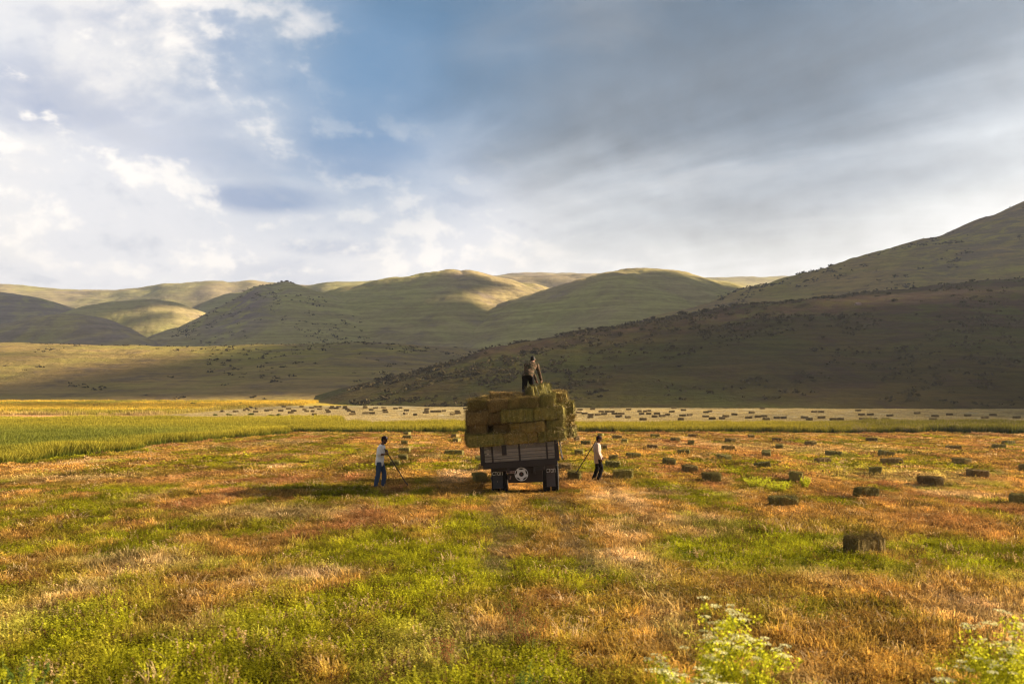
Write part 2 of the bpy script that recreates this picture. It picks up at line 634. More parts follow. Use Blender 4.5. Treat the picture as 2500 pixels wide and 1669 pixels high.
def mat_wood():
    m, k, out = new_mat('weathered_wood')
    tc = k.node('ShaderNodeTexCoord')
    oi = k.node('ShaderNodeObjectInfo')
    p = k.vmath('ADD', tc.outputs['Object'], k.vmath('SCALE', (3.1, 5.3, 9.7), sc=oi.outputs['Random']))
    gr = k.noise(k.scalevec(p, 2.2, 12, 30), 1.6, 5, 0.65, 0.4)
    st = k.noise(p, 2.6, 5, 0.6)
    col = k.mix(gr, (0.15, 0.125, 0.11), (0.31, 0.27, 0.24))
    col = k.mix(k.math('MULTIPLY', k.smooth(st, 0.5, 0.7), 0.6), col, (0.11, 0.075, 0.06))
    col = k.vmath('SCALE', col, sc=k.math('ADD', 0.8, k.math('MULTIPLY', oi.outputs['Random'], 0.4)))
    principled(k, out, col, 0.8, 0.2, gr, 0.4, 0.01)
    return m


def mat_camo():
    m, k, out = new_mat('camouflage_cloth')
    tc = k.node('ShaderNodeTexCoord')
    n = k.noise(tc.outputs['Object'], 11, 3, 0.5, 0.8)
    n2 = k.noise(k.vmath('ADD', tc.outputs['Object'], (4, 2, 7)), 13, 3, 0.5, 0.8)
    col = k.mix(k.smooth(n, 0.48, 0.53), (0.085, 0.052, 0.032), (0.045, 0.040, 0.022))
    col = k.mix(k.smooth(n2, 0.55, 0.60), col, (0.15, 0.10, 0.066))
    principled(k, out, col, 0.9, 0.1, k.noise(tc.outputs['Object'], 40, 3), 0.3, 0.01)
    return m


M = {
    'soil': mat_ground(),
    'grass': mat_grass(),
    'tall': mat_grass('tall_grass_blades', 0.30, 0.9),
    'hay': mat_hay('hay', (0.20, 0.150, 0.042), (0.27, 0.185, 0.062), (0.52, 0.41, 0.16)),
    'hay_brown': mat_hay('brown_hay', (0.195, 0.128, 0.048), (0.255, 0.172, 0.066), (0.50, 0.37, 0.16)),
    'hay_green': mat_hay('greenish_hay', (0.17, 0.150, 0.040), (0.235, 0.190, 0.056), (0.51, 0.44, 0.17)),
    'hay_far': mat_hay('far_hay', (0.17, 0.125, 0.055), (0.21, 0.15, 0.07), (0.33, 0.26, 0.13)),
    'twine': plain('twine', (0.24, 0.20, 0.12), 0.8),
    'twine_pale': plain('pale_twine', (0.55, 0.53, 0.46), 0.8),
    'wood': mat_wood(),
    'frame': plain('dark_frame_paint', (0.030, 0.022, 0.022), 0.6, 0.35),
    'rubber': plain('tyre_rubber', (0.022, 0.020, 0.020), 0.85, 0.25, 0.4, 9),
    'flap': plain('mud_flap_rubber', (0.030, 0.030, 0.036), 0.6, 0.35, 0.35, 5),
    'flap2': plain('dusty_mud_flap_rubber', (0.075, 0.062, 0.062), 0.7, 0.3, 0.35, 5),
    'white': plain('white_lettering', (0.72, 0.72, 0.72), 0.6, 0.3, 0.3, 14),
    'silver': plain('silver_plastic', (0.62, 0.62, 0.66), 0.35, 0.5, 0.15, 8),
    'black': plain('black_plastic', (0.012, 0.010, 0.011), 0.5, 0.4),
    'plate': plain('old_plate_paint', (0.30, 0.20, 0.19), 0.6),
    'red': plain('red_badge', (0.35, 0.03, 0.03), 0.5),
    'cab': plain('cab_paint', (0.06, 0.10, 0.14), 0.45, 0.5),
    'glass': plain('window_glass', (0.03, 0.035, 0.04), 0.08, 0.6, 0.05),
    'skin': plain('skin', (0.26, 0.125, 0.075), 0.6, 0.3, 0.15, 12),
    'skin_dark': plain('tanned_skin', (0.16, 0.075, 0.048), 0.6, 0.3, 0.15, 12),
    'hair': plain('dark_hair', (0.012, 0.009, 0.008), 0.7),
    'tshirt': plain('white_cotton', (0.88, 0.87, 0.88), 0.9, 0.1, 0.1, 12),
    'shirt': plain('beige_cotton', (0.42, 0.33, 0.29), 0.9, 0.1, 0.18, 12),
    'jeans': plain('blue_denim', (0.055, 0.085, 0.16), 0.9, 0.1, 0.35, 9),
    'blackcloth': plain('black_cloth', (0.012, 0.010, 0.011), 0.9, 0.1),
    'boot': plain('dark_boot_leather', (0.03, 0.024, 0.02), 0.6),
    'grey_cloth': plain('grey_cloth', (0.06, 0.055, 0.075), 0.9, 0.1, 0.5, 16),
    'cap_dark': plain('dark_cap_cloth', (0.035, 0.020, 0.024), 0.9, 0.1),
    'cap_light': plain('pale_cap_cloth', (0.55, 0.47, 0.47), 0.9, 0.1),
    'camo': mat_camo(),
    'handle': plain('dark_wood_handle', (0.055, 0.030, 0.022), 0.6),
    'steel': plain('worn_steel', (0.07, 0.055, 0.05), 0.6, 0.4, 0.3, 10, 0.3),
    'rock': plain('hillside_rock', (0.105, 0.085, 0.08), 0.95, 0.1, 0.5, 0.8),
    'shade_cloud': plain('cloud_white', (0.8, 0.8, 0.8), 1.0, 0.0, 0.05, 0.01),
    'scrub': mat_leaf('scrub_leaves', (0.060, 0.045, 0.028), (0.085, 0.07, 0.03), 0.2, 0.4),
    'bush': mat_leaf('bush_leaves', (0.06, 0.085, 0.018), (0.13, 0.14, 0.03), 0.35, 0.8),
    'weed': mat_leaf('weed_leaves', (0.46, 0.49, 0.022), (0.66, 0.62, 0.045), 0.6, 5.0),
    'weed_dark': mat_leaf('dark_weed_leaves', (0.07, 0.12, 0.022), (0.14, 0.19, 0.035), 0.4, 5.0),
    'dock': mat_leaf('rusty_seed_heads', (0.22, 0.085, 0.035), (0.36, 0.17, 0.07), 0.35, 5.0),
    'stem': plain('green_stems', (0.15, 0.19, 0.035), 0.8, 0.1),
    'umbel': mat_leaf('white_umbel_flowers', (0.82, 0.78, 0.34), (0.92, 0.88, 0.56), 0.3, 9.0),
    'straw': mat_leaf('loose_straw', (0.50, 0.38, 0.19), (0.62, 0.50, 0.30), 0.25, 4.0),
}


# ------------------------------------------------------------------ the valley floor and the hills
def field_tint(x, y):
    """the ground cover's own colour, patch by patch; returns colour and the weights of the cover kinds"""
    x, y = np.asarray(x, float), np.asarray(y, float)
    n1 = fbm(x / 1.9, y / 3.4, 21, 4)
    n2 = fbm(x / 0.9, y / 1.6, 31, 3)
    sw = fbm(x / 1.25 + 0.6 * fbm(x / 8, y / 14, 3, 2), y / 30.0, 41, 3)       # swaths left by the mower
    n3 = fbm(x / 7.0, y / 13.0, 51, 3)
    near = sstep(y, 27, 13)
    green = 0.30 * n1 + 0.36 * n2 + 0.22 * sw + 0.20 * n3 + 0.115 * near
    straw = fbm(x / 2.2, y / 3.6, 61, 4) * 0.6 + 0.4 * fbm(x / 1.1, y / 22, 71, 3)
    red = fbm(x / 2.4, y / 5.5, 81, 4) * 0.55 + 0.45 * fbm(x / 1.5, y / 26, 91, 3) + 0.04 * sstep(y, 24, 40) - 0.03 * near
    strp = 0.5 + 0.5 * np.sin(2 * PI * (x / 2.3 + 0.9 * fbm(x / 9, y / 22, 7, 2)))      # mown strips
    strp = strp * sstep(y, 13, 24)
    green = green + 0.05 * (strp - 0.5)
    straw = straw + 0.05 * (0.5 - strp)
    g = sstep(green, 0.51, 0.63)
    s = 0.7 * sstep(straw, 0.56, 0.74) * (1 - 0.75 * g)
    red = red + 0.10 * (0.5 - np.abs(strp - 0.5) * 2) * sstep(y, 18, 30)
    r = sstep(red, 0.54, 0.66) * (1 - 0.8 * g) * (1 - 0.7 * s)
    for (px, py, rx, ry, kind, amt) in PATCHES:
        amt = amt * {'r': 0.7, 's': 0.8, 'g': 0.9}[kind]
        w = np.exp(-(((x - px) / rx) ** 2 + ((y - py) / ry) ** 2) ** 1.2) * amt
        w = w * sstep(n2 + w * 0.7, 0.35, 0.65)
        if kind == 'g':
            g = g + (1 - g) * w
            s, r = s * (1 - w), r * (1 - w)
        elif kind == 's':
            s = s + (1 - s) * w
            g, r = g * (1 - w), r * (1 - w)
        else:
            r = r + (1 - r) * w
            g, s = g * (1 - w), s * (1 - w)
    base = np.stack([np.full_like(x, 0.41), np.full_like(x, 0.240), np.full_like(x, 0.066)], -1)     # golden stubble
    ol = np.array([0.235, 0.180, 0.042])
    base = base + (ol - base) * np.clip(sstep(n1, 0.42, 0.58) * (0.35 + 0.3 * near) + 0.35 * near, 0, 1)[..., None]
    cg = np.array([0.180, 0.200, 0.012]) * (0.75 + 0.6 * n2)[..., None] + np.array([0.06, 0.02, 0.0]) * n3[..., None]
    cs = np.array([0.58, 0.42, 0.26]) * (0.8 + 0.4 * n2)[..., None]
    cr = np.array([0.345, 0.165, 0.074]) * (0.7 + 0.6 * n2)[..., None]
    c = base * (1 - g)[..., None] + cg * g[..., None]
    c = c * (1 - s)[..., None] + cs * s[..., None]
    c = c * (1 - r)[..., None] + cr * r[..., None]
    dark = sstep(fbm(x / 0.8, y / 22.0, 151, 3), 0.53, 0.68) * sstep(y, 16, 26)          # furrows between the strips
    c = c * (1.22 - 0.55 * dark)[..., None]
    return c, g, s, r


def patch(px, py, rpx, rpy, kind, amt):
    x, y, _ = ground_at(px, py)
    sc = (py - HY) / CAM_H
    y2 = ground_at(px, max(py - rpy, 1052))[1]
    return (x, y, rpx / sc, max(0.6, (y2 - y)), kind, amt)


PATCHES = [patch(*a) for a in (
    (1530, 1222, 50, 30, 's', 1.0), (1520, 1365, 75, 26, 's', 0.85), (1610, 1420, 50, 20, 's', 0.4), (1535, 1290, 60, 14, 'g', 0.5),
    (1130, 1325, 110, 60, 'g', 0.85), (1260, 1290, 90, 40, 'g', 0.7), (1060, 1430, 170, 70, 'g', 0.9), (1250, 1420, 130, 50, 'g', 0.85),
    (800, 1340, 130, 25, 'g', 0.8), (620, 1300, 110, 15, 'g', 0.8), (160, 1290, 130, 14, 'g', 0.7), (110, 1232, 110, 10, 'g', 0.8),
    (450, 1215, 60, 7, 'g', 0.6), (2330, 1335, 100, 22, 'g', 0.95), (2230, 1132, 90, 9, 'g', 1.0), (2080, 1140, 60, 8, 'g', 0.7),
    (1860, 1192, 90, 14, 'g', 0.9), (2440, 1420, 80, 30, 'g', 0.7), (1820, 1330, 90, 25, 'g', 0.6), (2050, 1290, 110, 20, 'g', 0.5),
    (1000, 1100, 60, 8, 'g', 0.5), (1120, 1120, 50, 8, 'g', 0.6), (580, 1117, 60, 8, 'g', 0.5), (700, 1085, 90, 8, 'g', 0.5),
    (2300, 1275, 130, 20, 'r', 0.95), (2430, 1310, 90, 16, 'r', 0.8), (560, 1160, 220, 12, 'r', 0.85), (300, 1180, 180, 10, 'r', 0.75),
    (880, 1165, 120, 12, 'r', 0.7), (1330, 1470, 60, 30, 'r', 0.9), (1800, 1440, 160, 40, 'r', 0.6), (1450, 1170, 100, 12, 'r', 0.6),
    (700, 1255, 200, 18, 's', 0.6), (330, 1375, 180, 20, 's', 0.6), (760, 1410, 110, 14, 's', 0.7), (200, 1170, 200, 8, 's', 0.5),
    (1330, 1160, 60, 15, 's', 0.4), (2230, 1165, 200, 14, 's', 0.45), (2000, 1100, 300, 10, 's', 0.4), (1700, 1090, 300, 9, 's', 0.4),
    (760, 1405, 90, 10, 's', 0.6), (2020, 1420, 70, 25, 's', 0.55), (520, 1480, 130, 30, 'r', 0.4), (2150, 1440, 120, 30, 'r', 0.5))]


def tall_mask(x, y):
    """where the uncut grass stands"""
    x, y = np.asarray(x, float), np.asarray(y, float)
    w = (fbm(x / 6, y / 6, 123, 3) - 0.5) * 5
    front = 84 + (fbm(x / 7, 0 * x, 133, 3) - 0.5) * 5 - 10 * sstep(x, 34, 62)
    back = 101 + 16 * sstep(x, -18, -34) + w * 0.6
    strip = (y > front) & (y < back)
    left = (x < -24.3 + (fbm(x * 0, y / 5, 143, 3) - 0.5) * 3.5 + sstep(y, 62, 78) * 3.0) & (y > 20) & (y < 117 + w)
    return strip | left


def floor_tint(x, y):
    c, g, s, r = field_tint(x, y)
    n = fbm(x / 6, y / 10, 201, 4)
    n2 = fbm(x / 18, y / 25, 211, 3)
    c = c * 0.72
    def blend(c, w, col):
        return c * (1 - w)[..., None] + np.asarray(col) * w[..., None]
    tall = tall_mask(x, y).astype(float)
    c = blend(c, tall, (0.10, 0.10, 0.02))
    far = sstep(y - 16 * sstep(x, -18, -34), 98, 102)
    c = blend(c, far, np.array([0.38, 0.31, 0.17]) * (0.75 + 0.5 * n)[..., None])
    leftf = far * sstep(x + (y - 118) * 0.10, -50, -58)
    c = blend(c, leftf * sstep(y, 142, 134), np.array([0.58, 0.36, 0.20]) * (0.8 + 0.4 * n)[..., None])
    yel = far * sstep(y, 136, 144) * np.maximum(sstep(x, -52, -60), sstep(y, 205, 215))
    c = blend(c, yel, np.array([0.52, 0.37, 0.055]) * (0.8 + 0.4 * n)[..., None])
    c = blend(c, yel * sstep(n2, 0.52, 0.62) * 0.8, (0.20, 0.19, 0.03))
    return c


def build_floor():
    ys = np.concatenate([np.linspace(-60, 4, 12), 4 + np.cumsum(np.linspace(0.14, 0.75, 230)), ])
    ys = np.concatenate([ys, ys[-1] + np.cumsum(np.geomspace(0.8, 120, 110))])
    nx = 300
    u = np.linspace(-1, 1, nx)
    X = u[None, :] * (30 + 0.85 * np.maximum(ys, 0))[:, None]
    Y = np.repeat(ys[:, None], nx, 1)
    Z = zg(X, Y)
    C = floor_tint(X, Y)
    idx = np.arange(len(ys) * nx).reshape(len(ys), nx)
    q = np.stack([idx[:-1, :-1], idx[:-1, 1:], idx[1:, 1:], idx[1:, :-1]], -1).reshape(-1, 4)
    me = mesh_np('field_ground', np.stack([X, Y, Z], -1).reshape(-1, 3), q, True)
    a = me.color_attributes.new('tint', 'FLOAT_COLOR', 'POINT')
    a.data.foreach_set('color', np.concatenate([C.reshape(-1, 3), np.ones((C.size // 3, 1))], 1).ravel())
    struct(obj('field_ground', me, M['soil']))


build_floor()


def hill(name, crest, foot, mat, ncol, nrow, rough=1.0, prof=0.5, back=0.7, rock=None, seed=0, lump=0.0, gully=0.0):
    """a hill: crest given as (photo column, photo row, distance), foot as (column, distance, height)"""
    cr = np.array(crest, float)
    ft = np.array(foot, float)
    px = np.linspace(cr[0, 0], cr[-1, 0], ncol)
    Dc = np.interp(px, cr[:, 0], cr[:, 2])
    Ec = (HY - np.interp(px, cr[:, 0], cr[:, 1])) / FPX
    kern = np.hanning(9)
    kern /= kern.sum()
    Ec = np.convolve(np.pad(Ec, 4, 'edge'), kern, 'valid')
    Zc = CAM_H + Ec * Dc
    Df = np.interp(px, ft[:, 0], ft[:, 1])
    Zf = np.interp(px, ft[:, 0], ft[:, 2])
    c = (px - 1250) / FPX
    v = np.concatenate([np.linspace(-0.06, 1, nrow), 1 + np.linspace(0, back, nrow // 4)[1:]])
    vv = np.clip(v, 0, 1)
    S = prof * (vv * vv * (3 - 2 * vv)) + (1 - prof) * (1 - (1 - vv) ** 1.8)
    S = np.where(v > 1, 1 - ((v - 1) / back) ** 1.6 * 0.9, S)
    S = np.where(v < 0, v * 0.6, S)
    D = Df[None, :] + (Dc - Df)[None, :] * v[:, None]
    X = c[None, :] * D
    Z = Zf[None, :] + (Zc - Zf)[None, :] * S[:, None]
    H = np.maximum(Zc - Zf, 1)[None, :]
    env = (np.clip(v, 0, 1) * (1 - 0.75 * np.clip(v, 0, 1) ** 3))[:, None]
    if lump > 0:
        Z = Z + (fbm(X / (H.max() * 1.1), D / (H.max() * 1.3), seed + 5, 3) - 0.5) * lump * H * env
    if gully > 0:
        gn = 1 - np.abs(2 * fbm(X / 75 + D / 300, D / 210, seed + 21, 3) - 1)
        Z = Z - gully * np.clip((gn - 0.55) / 0.45, 0, 1) ** 2 * np.clip(v, 0, 1)[:, None] * (1 - np.clip(v, 0, 1) ** 6)[:, None]
    Z = Z + (fbm(X / 30, D / 30, seed, 5, 0.55) - 0.5) * 5.0 * rough * np.minimum(H / 25, 1) * (env + 0.12)
    Z = Z + (fbm(X / 5, D / 5, seed + 3, 3, 0.6) - 0.5) * 0.9 * rough * np.minimum(H / 10, 1) * (env + 0.25)
    n = len(v)
    idx = np.arange(n * ncol).reshape(n, ncol)
    q = np.stack([idx[:-1, :-1], idx[:-1, 1:], idx[1:, 1:], idx[1:, :-1]], -1).reshape(-1, 4)
    me = mesh_np(name, np.stack([X, D, Z], -1).reshape(-1, 3), q, True)
    rk = np.zeros((n, ncol))
    if rock is not None:
        rk = rock(np.repeat(px[None, :], n, 0), np.repeat(v[:, None], ncol, 1))
    at = me.attributes.new('rock', 'FLOAT', 'POINT')
    at.data.foreach_set('value', rk.ravel())
    o = struct(obj(name, me, mat))
    return o, (px, v, X, D, Z)


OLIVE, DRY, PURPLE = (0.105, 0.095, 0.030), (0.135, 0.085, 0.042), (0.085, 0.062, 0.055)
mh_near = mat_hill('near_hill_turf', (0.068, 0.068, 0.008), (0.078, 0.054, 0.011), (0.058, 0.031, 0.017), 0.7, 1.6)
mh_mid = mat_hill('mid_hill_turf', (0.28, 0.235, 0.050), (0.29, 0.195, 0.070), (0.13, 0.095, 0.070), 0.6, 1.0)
mh_far = mat_hill('far_hill_turf', (0.36, 0.325, 0.105), (0.36, 0.28, 0.135), (0.20, 0.155, 0.145), 0.5, 0.5)  # far turf colour lightened to stand in for distance haze
mh_far2 = mat_hill('farthest_hill_turf', (0.34, 0.31, 0.11), (0.33, 0.26, 0.15), (0.2, 0.16, 0.15), 0.4, 0.35)  # lightened likewise in place of thicker haze

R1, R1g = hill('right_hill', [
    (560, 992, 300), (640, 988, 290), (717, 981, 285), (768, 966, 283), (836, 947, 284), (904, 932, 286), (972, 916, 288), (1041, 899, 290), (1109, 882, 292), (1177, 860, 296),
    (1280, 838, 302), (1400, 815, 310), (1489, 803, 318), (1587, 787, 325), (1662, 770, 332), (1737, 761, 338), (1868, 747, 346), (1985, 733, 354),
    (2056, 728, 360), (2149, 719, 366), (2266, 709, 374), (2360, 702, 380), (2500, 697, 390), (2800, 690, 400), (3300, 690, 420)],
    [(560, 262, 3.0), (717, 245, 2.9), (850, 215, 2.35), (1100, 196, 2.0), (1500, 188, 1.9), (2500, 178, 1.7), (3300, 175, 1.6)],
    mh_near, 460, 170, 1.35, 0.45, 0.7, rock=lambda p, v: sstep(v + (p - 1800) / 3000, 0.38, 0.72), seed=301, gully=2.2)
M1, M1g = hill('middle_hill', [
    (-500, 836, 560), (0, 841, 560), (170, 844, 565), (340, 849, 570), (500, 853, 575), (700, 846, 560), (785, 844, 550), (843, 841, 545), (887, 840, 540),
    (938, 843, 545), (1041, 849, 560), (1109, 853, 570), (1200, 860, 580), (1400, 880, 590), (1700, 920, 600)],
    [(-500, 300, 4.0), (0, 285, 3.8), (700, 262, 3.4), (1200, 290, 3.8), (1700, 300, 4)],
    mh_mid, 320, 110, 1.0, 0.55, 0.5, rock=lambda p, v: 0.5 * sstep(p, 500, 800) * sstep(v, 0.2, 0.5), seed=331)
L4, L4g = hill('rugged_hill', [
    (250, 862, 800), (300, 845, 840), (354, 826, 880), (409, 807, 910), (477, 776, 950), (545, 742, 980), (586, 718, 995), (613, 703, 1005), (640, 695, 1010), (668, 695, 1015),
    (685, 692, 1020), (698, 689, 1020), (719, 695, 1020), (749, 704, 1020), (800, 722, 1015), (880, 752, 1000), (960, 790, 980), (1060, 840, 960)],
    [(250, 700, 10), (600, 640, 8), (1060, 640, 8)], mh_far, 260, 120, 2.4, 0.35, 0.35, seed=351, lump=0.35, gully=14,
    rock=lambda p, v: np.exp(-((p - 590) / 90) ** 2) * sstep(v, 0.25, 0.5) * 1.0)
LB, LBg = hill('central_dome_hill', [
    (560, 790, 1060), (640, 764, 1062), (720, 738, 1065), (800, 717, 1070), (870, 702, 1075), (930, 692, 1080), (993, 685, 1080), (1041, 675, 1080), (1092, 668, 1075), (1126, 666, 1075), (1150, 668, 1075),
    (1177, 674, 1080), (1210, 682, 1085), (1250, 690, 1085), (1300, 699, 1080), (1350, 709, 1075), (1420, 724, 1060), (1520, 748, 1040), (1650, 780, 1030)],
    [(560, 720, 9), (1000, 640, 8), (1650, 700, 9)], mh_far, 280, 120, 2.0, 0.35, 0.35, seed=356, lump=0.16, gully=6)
LC, LCg = hill('right_dome_hill', [
    (1060, 800, 930), (1130, 777, 940), (1200, 755, 950), (1270, 733, 955), (1330, 713, 960), (1380, 698, 965), (1430, 683, 970), (1470, 668, 970), (1508, 659, 970), (1540, 656, 970), (1611, 659, 975), (1662, 666, 980),
    (1700, 677, 985), (1750, 690, 990), (1807, 705, 1000), (1900, 732, 1010), (2100, 785, 1020)],
    [(1060, 640, 9), (1500, 580, 8), (2100, 640, 10)], mh_far, 280, 120, 2.0, 0.35, 0.35, seed=361, lump=0.16, gully=6)
LP, LPg = hill('back_plateau', [
    (380, 800, 1380), (480, 745, 1380), (560, 716, 1380), (700, 702, 1380), (749, 699, 1380), (792, 690, 1380), (850, 690, 1380), (925, 684, 1380), (993, 684, 1380), (1100, 681, 1380), (1201, 677, 1380), (1228, 674, 1380), (1313, 672, 1380),
    (1432, 671, 1380), (1500, 672, 1380), (1700, 680, 1380), (1800, 690, 1380), (1950, 720, 1380)],
    [(380, 1120, 60), (1950, 1120, 60)], mh_far2, 260, 60, 1.6, 0.3, 0.3, seed=366, lump=0.1, gully=4)
R2, R2g = hill('right_back_hill', [
    (1150, 880, 640), (1300, 850, 690), (1450, 815, 740), (1600, 775, 780), (1700, 745, 800), (1807, 712, 820), (1868, 698, 835), (1939, 679, 850), (2009, 660, 860), (2093, 632, 880), (2168, 611, 890),
    (2243, 592, 900), (2290, 585, 905), (2360, 560, 915), (2430, 534, 925), (2500, 510, 935), (2700, 455, 960), (3300, 430, 1000)],
    [(1150, 520, 10), (1500, 480, 8), (2000, 470, 8), (3300, 480, 8)],
    mh_mid, 340, 120, 1.6, 0.35, 0.5, seed=371, lump=0.15, gully=9, rock=lambda p, v: 0.75 * sstep(p, 2100, 2350) * sstep(v, 0.3, 0.5))
L3, L3g = hill('dark_spur_hill', [
    (-500, 800, 820), (0, 793, 820), (40, 784, 815), (85, 773, 810), (130, 770, 805), (204, 768, 800), (260, 778, 800), (320, 800, 800), (370, 830, 795), (420, 862, 790)],
    [(-500, 640, 8), (420, 640, 8)], mh_far, 160, 60, 1.8, 0.4, 0.5, seed=391, lump=0.2, rock=lambda p, v: 0.6 * sstep(v, 0.2, 0.5))
LG, LGg = hill('dome_hill', [
    (60, 800, 1180), (140, 772, 1180), (204, 750, 1180), (272, 738, 1180), (330, 733, 1180), (368, 731, 1180), (426, 739, 1185), (494, 762, 1190), (560, 790, 1200), (640, 830, 1210)],
    [(60, 900, 10), (640, 900, 10)], mh_far, 150, 60, 1.6, 0.4, 0.5, seed=411, lump=0.1)
L2, L2g = hill('left_shoulder_hill', [
    (-600, 700, 1350), (0, 715, 1350), (34, 718, 1350), (102, 730, 1350), (170, 749, 1350), (204, 758, 1350), (250, 780, 1350), (330, 830, 1350)],
    [(-600, 1100, 10), (330, 1100, 10)], mh_far, 130, 60, 1.6, 0.4, 0.5, seed=431, lump=0.1, rock=lambda p, v: 0.8 + 0 * p)
L1, L1g = hill('skyline_ridge', [
    (-900, 688, 1900), (0, 691, 1900), (80, 697, 1900), (170, 704, 1900), (272, 703, 1900), (340, 700, 1890), (402, 691, 1880), (440, 691, 1880), (473, 693, 1880), (518, 688, 1870),
    (572, 696, 1880), (613, 688, 1860), (664, 692, 1880), (760, 700, 1900), (900, 690, 1900), (1200, 679, 1900), (1313, 672, 1900), (1432, 672, 1900), (1600, 676, 1900), (1723, 681, 1900),
    (1845, 677, 1880), (1915, 673, 1880), (1957, 673, 1880), (2200, 690, 1900), (3000, 690, 1900)],
    [(-900, 1400, 10), (3000, 1400, 10)], mh_far2, 360, 70, 2.6, 0.3, 0.3, seed=451, lump=0.25)

# ------------------------------------------------------------------ unseen clouds added off to the right, shaped to shade the hills
COT = 1 / math.tan(SUN_EL)
CLOUD_Z = 900.0


def shade_cloud(name, rects, seed, step=18):
    """rects: (x0, x1, y0, y1) on the valley floor that the cloud shades"""
    R = np.array(rects, float)
    xs = np.arange(R[:, 0].min() - 120, R[:, 1].max() + 120, step)
    ys = np.arange(R[:, 2].min() - 120, R[:, 3].max() + 120, step)
    X, Y = np.meshgrid(xs, ys)
    m = np.full(X.shape, -9.0)
    for x0, x1, y0, y1 in R:
        m = np.maximum(m, np.minimum(np.minimum(X - x0, x1 - X), np.minimum(Y - y0, y1 - Y)))
    m = m / 45 + (fbm(X / 95, Y / 95, seed, 4) - 0.5) * 0.9
    th = np.sqrt(np.clip(m, 0, 6) / 6)
    puff = 0.6 + 0.9 * fbm(X / 60, Y / 60, seed + 9, 4)
    top = CLOUD_Z + 34 * th * puff
    bot = CLOUD_Z - 20 * th * (0.7 + 0.6 * fbm(X / 45, Y / 45, seed + 4, 3))
    ox, oy = CLOUD_Z * COT * math.cos(SUN_A), CLOUD_Z * COT * math.sin(SUN_A)
    nx = X.shape[1]
    N = X.size
    V = np.concatenate([np.stack([X + ox, Y + oy, top], -1).reshape(-1, 3), np.stack([X + ox, Y + oy, bot], -1).reshape(-1, 3)])
    ok = m > 0
    F = []
    for j in range(X.shape[0] - 1):
        for i in range(nx - 1):
            if ok[j, i] or ok[j + 1, i] or ok[j, i + 1] or ok[j + 1, i + 1]:
                a = j * nx + i
                F.append((a, a + 1, a + nx + 1, a + nx))
                F.append((N + a, N + a + nx, N + a + nx + 1, N + a + 1))
    me = mesh_np(name, V, F, True)
    used = np.unique(np.array(F))
    remap = -np.ones(len(V), int)
    remap[used] = np.arange(len(used))
    me = mesh_np(name, V[used], remap[np.array(F)], True)
    struct(obj(name, me, M['shade_cloud']))


shade_cloud('shade_cloud', [(-20, 620, 212, 270), (70, 620, 128, 225), (-215, 640, 290, 640)], 501)
shade_cloud('shade_cloud', [(-640, -330, 600, 905), (-640, 700, 600, 815)], 521)
shade_cloud('shade_cloud', [(-900, -520, 690, 910)], 541)
shade_cloud('shade_cloud', [(-1300, -760, 1040, 1260)], 561)

# ------------------------------------------------------------------ the air of the valley
hz = MB().box((0, 900, 140), (4600, 2700, 294))
hm = bpy.data.materials.new('haze_air')
hm.use_nodes = True
hk = NT(hm.node_tree)
hk.n.clear()
ho = hk.node('ShaderNodeOutputMaterial')
hv = hk.node('ShaderNodeVolumePrincipled')
hv.inputs['Color'].default_value = (0.80, 0.86, 1.0, 1)
hv.inputs['Density'].default_value = 0.00015
hv.inputs['Anisotropy'].default_value = 0.35
hk.l.new(hv.outputs[0], ho.inputs['Volume'])
haze = obj('haze', hz.mesh('haze'), hm)
stuff(haze, 'pale evening haze filling the valley')

# ------------------------------------------------------------------ grass and stubble (uncountable: stuff, set out with geometry nodes)
def strip_mesh(name, blades, mat):
    """blades: list of (points along the blade, half widths, side vector, tone)"""
    V, F, T, TV = [], [], [], []
    for pts, ws, side, tv in blades:
        b = len(V)
        n = len(pts)
        for i, (p, w) in enumerate(zip(pts, ws)):
            t = i / (n - 1)
            V.append(p - side * w)
            V.append(p + side * w)
            T += [t, t]
            TV += [tv, tv]
        for i in range(n - 1):
            F.append((b + 2 * i, b + 2 * i + 1, b + 2 * i + 3, b + 2 * i + 2))
    me = mesh_np(name, [tuple(v) for v in V], F)
    a = me.attributes.new('tt', 'FLOAT', 'POINT')
    a.data.foreach_set('value', np.array(T))
    a = me.attributes.new('tv', 'FLOAT', 'POINT')
    a.data.foreach_set('value', np.array(TV))
    me.materials.append(mat)
    return me


def rvec(r):
    a = r.uniform(0, 2 * PI)
    return np.array([math.cos(a), math.sin(a), 0.0])


def stubble(r, n=34, rad=0.16, h=0.15, w=0.0042, lean=0.30):
    bl = []
    for _ in range(n):
        q = rvec(r) * rad * math.sqrt(r.random())
        hh = h * r.uniform(0.5, 1.25)
        d = rvec(r) * lean * r.random() * hh
        side = rvec(r)
        p = [q - np.array([0, 0, 0.03]), q + d * 0.4 + np.array([0, 0, hh * 0.55]), q + d + np.array([0, 0, hh])]
        bl.append((p, [w, w * 0.9, w * 0.6], side, r.random()))
    return bl


def tuft(r, n=38, rad=0.13, h=0.22, w=0.0048, bend=0.75):
    bl = []
    for _ in range(n):
        o = rvec(r)
        q = o * rad * math.sqrt(r.random())
        hh = h * r.uniform(0.45, 1.2)
        d = (o * 0.7 + rvec(r) * 0.5) * bend * hh * r.uniform(0.3, 1.0)
        side = np.array([-d[1], d[0], 0]) / (np.hypot(d[0], d[1]) + 1e-6)
        p = [q - np.array([0, 0, 0.03]), q + d * 0.25 + np.array([0, 0, hh * 0.5]), q + d * 0.65 + np.array([0, 0, hh * 0.85]), q + d * 1.15 + np.array([0, 0, hh * r.uniform(0.8, 1.0)])]
        bl.append((p, [w, w, w * 0.75, w * 0.15], side, r.random()))
    return bl


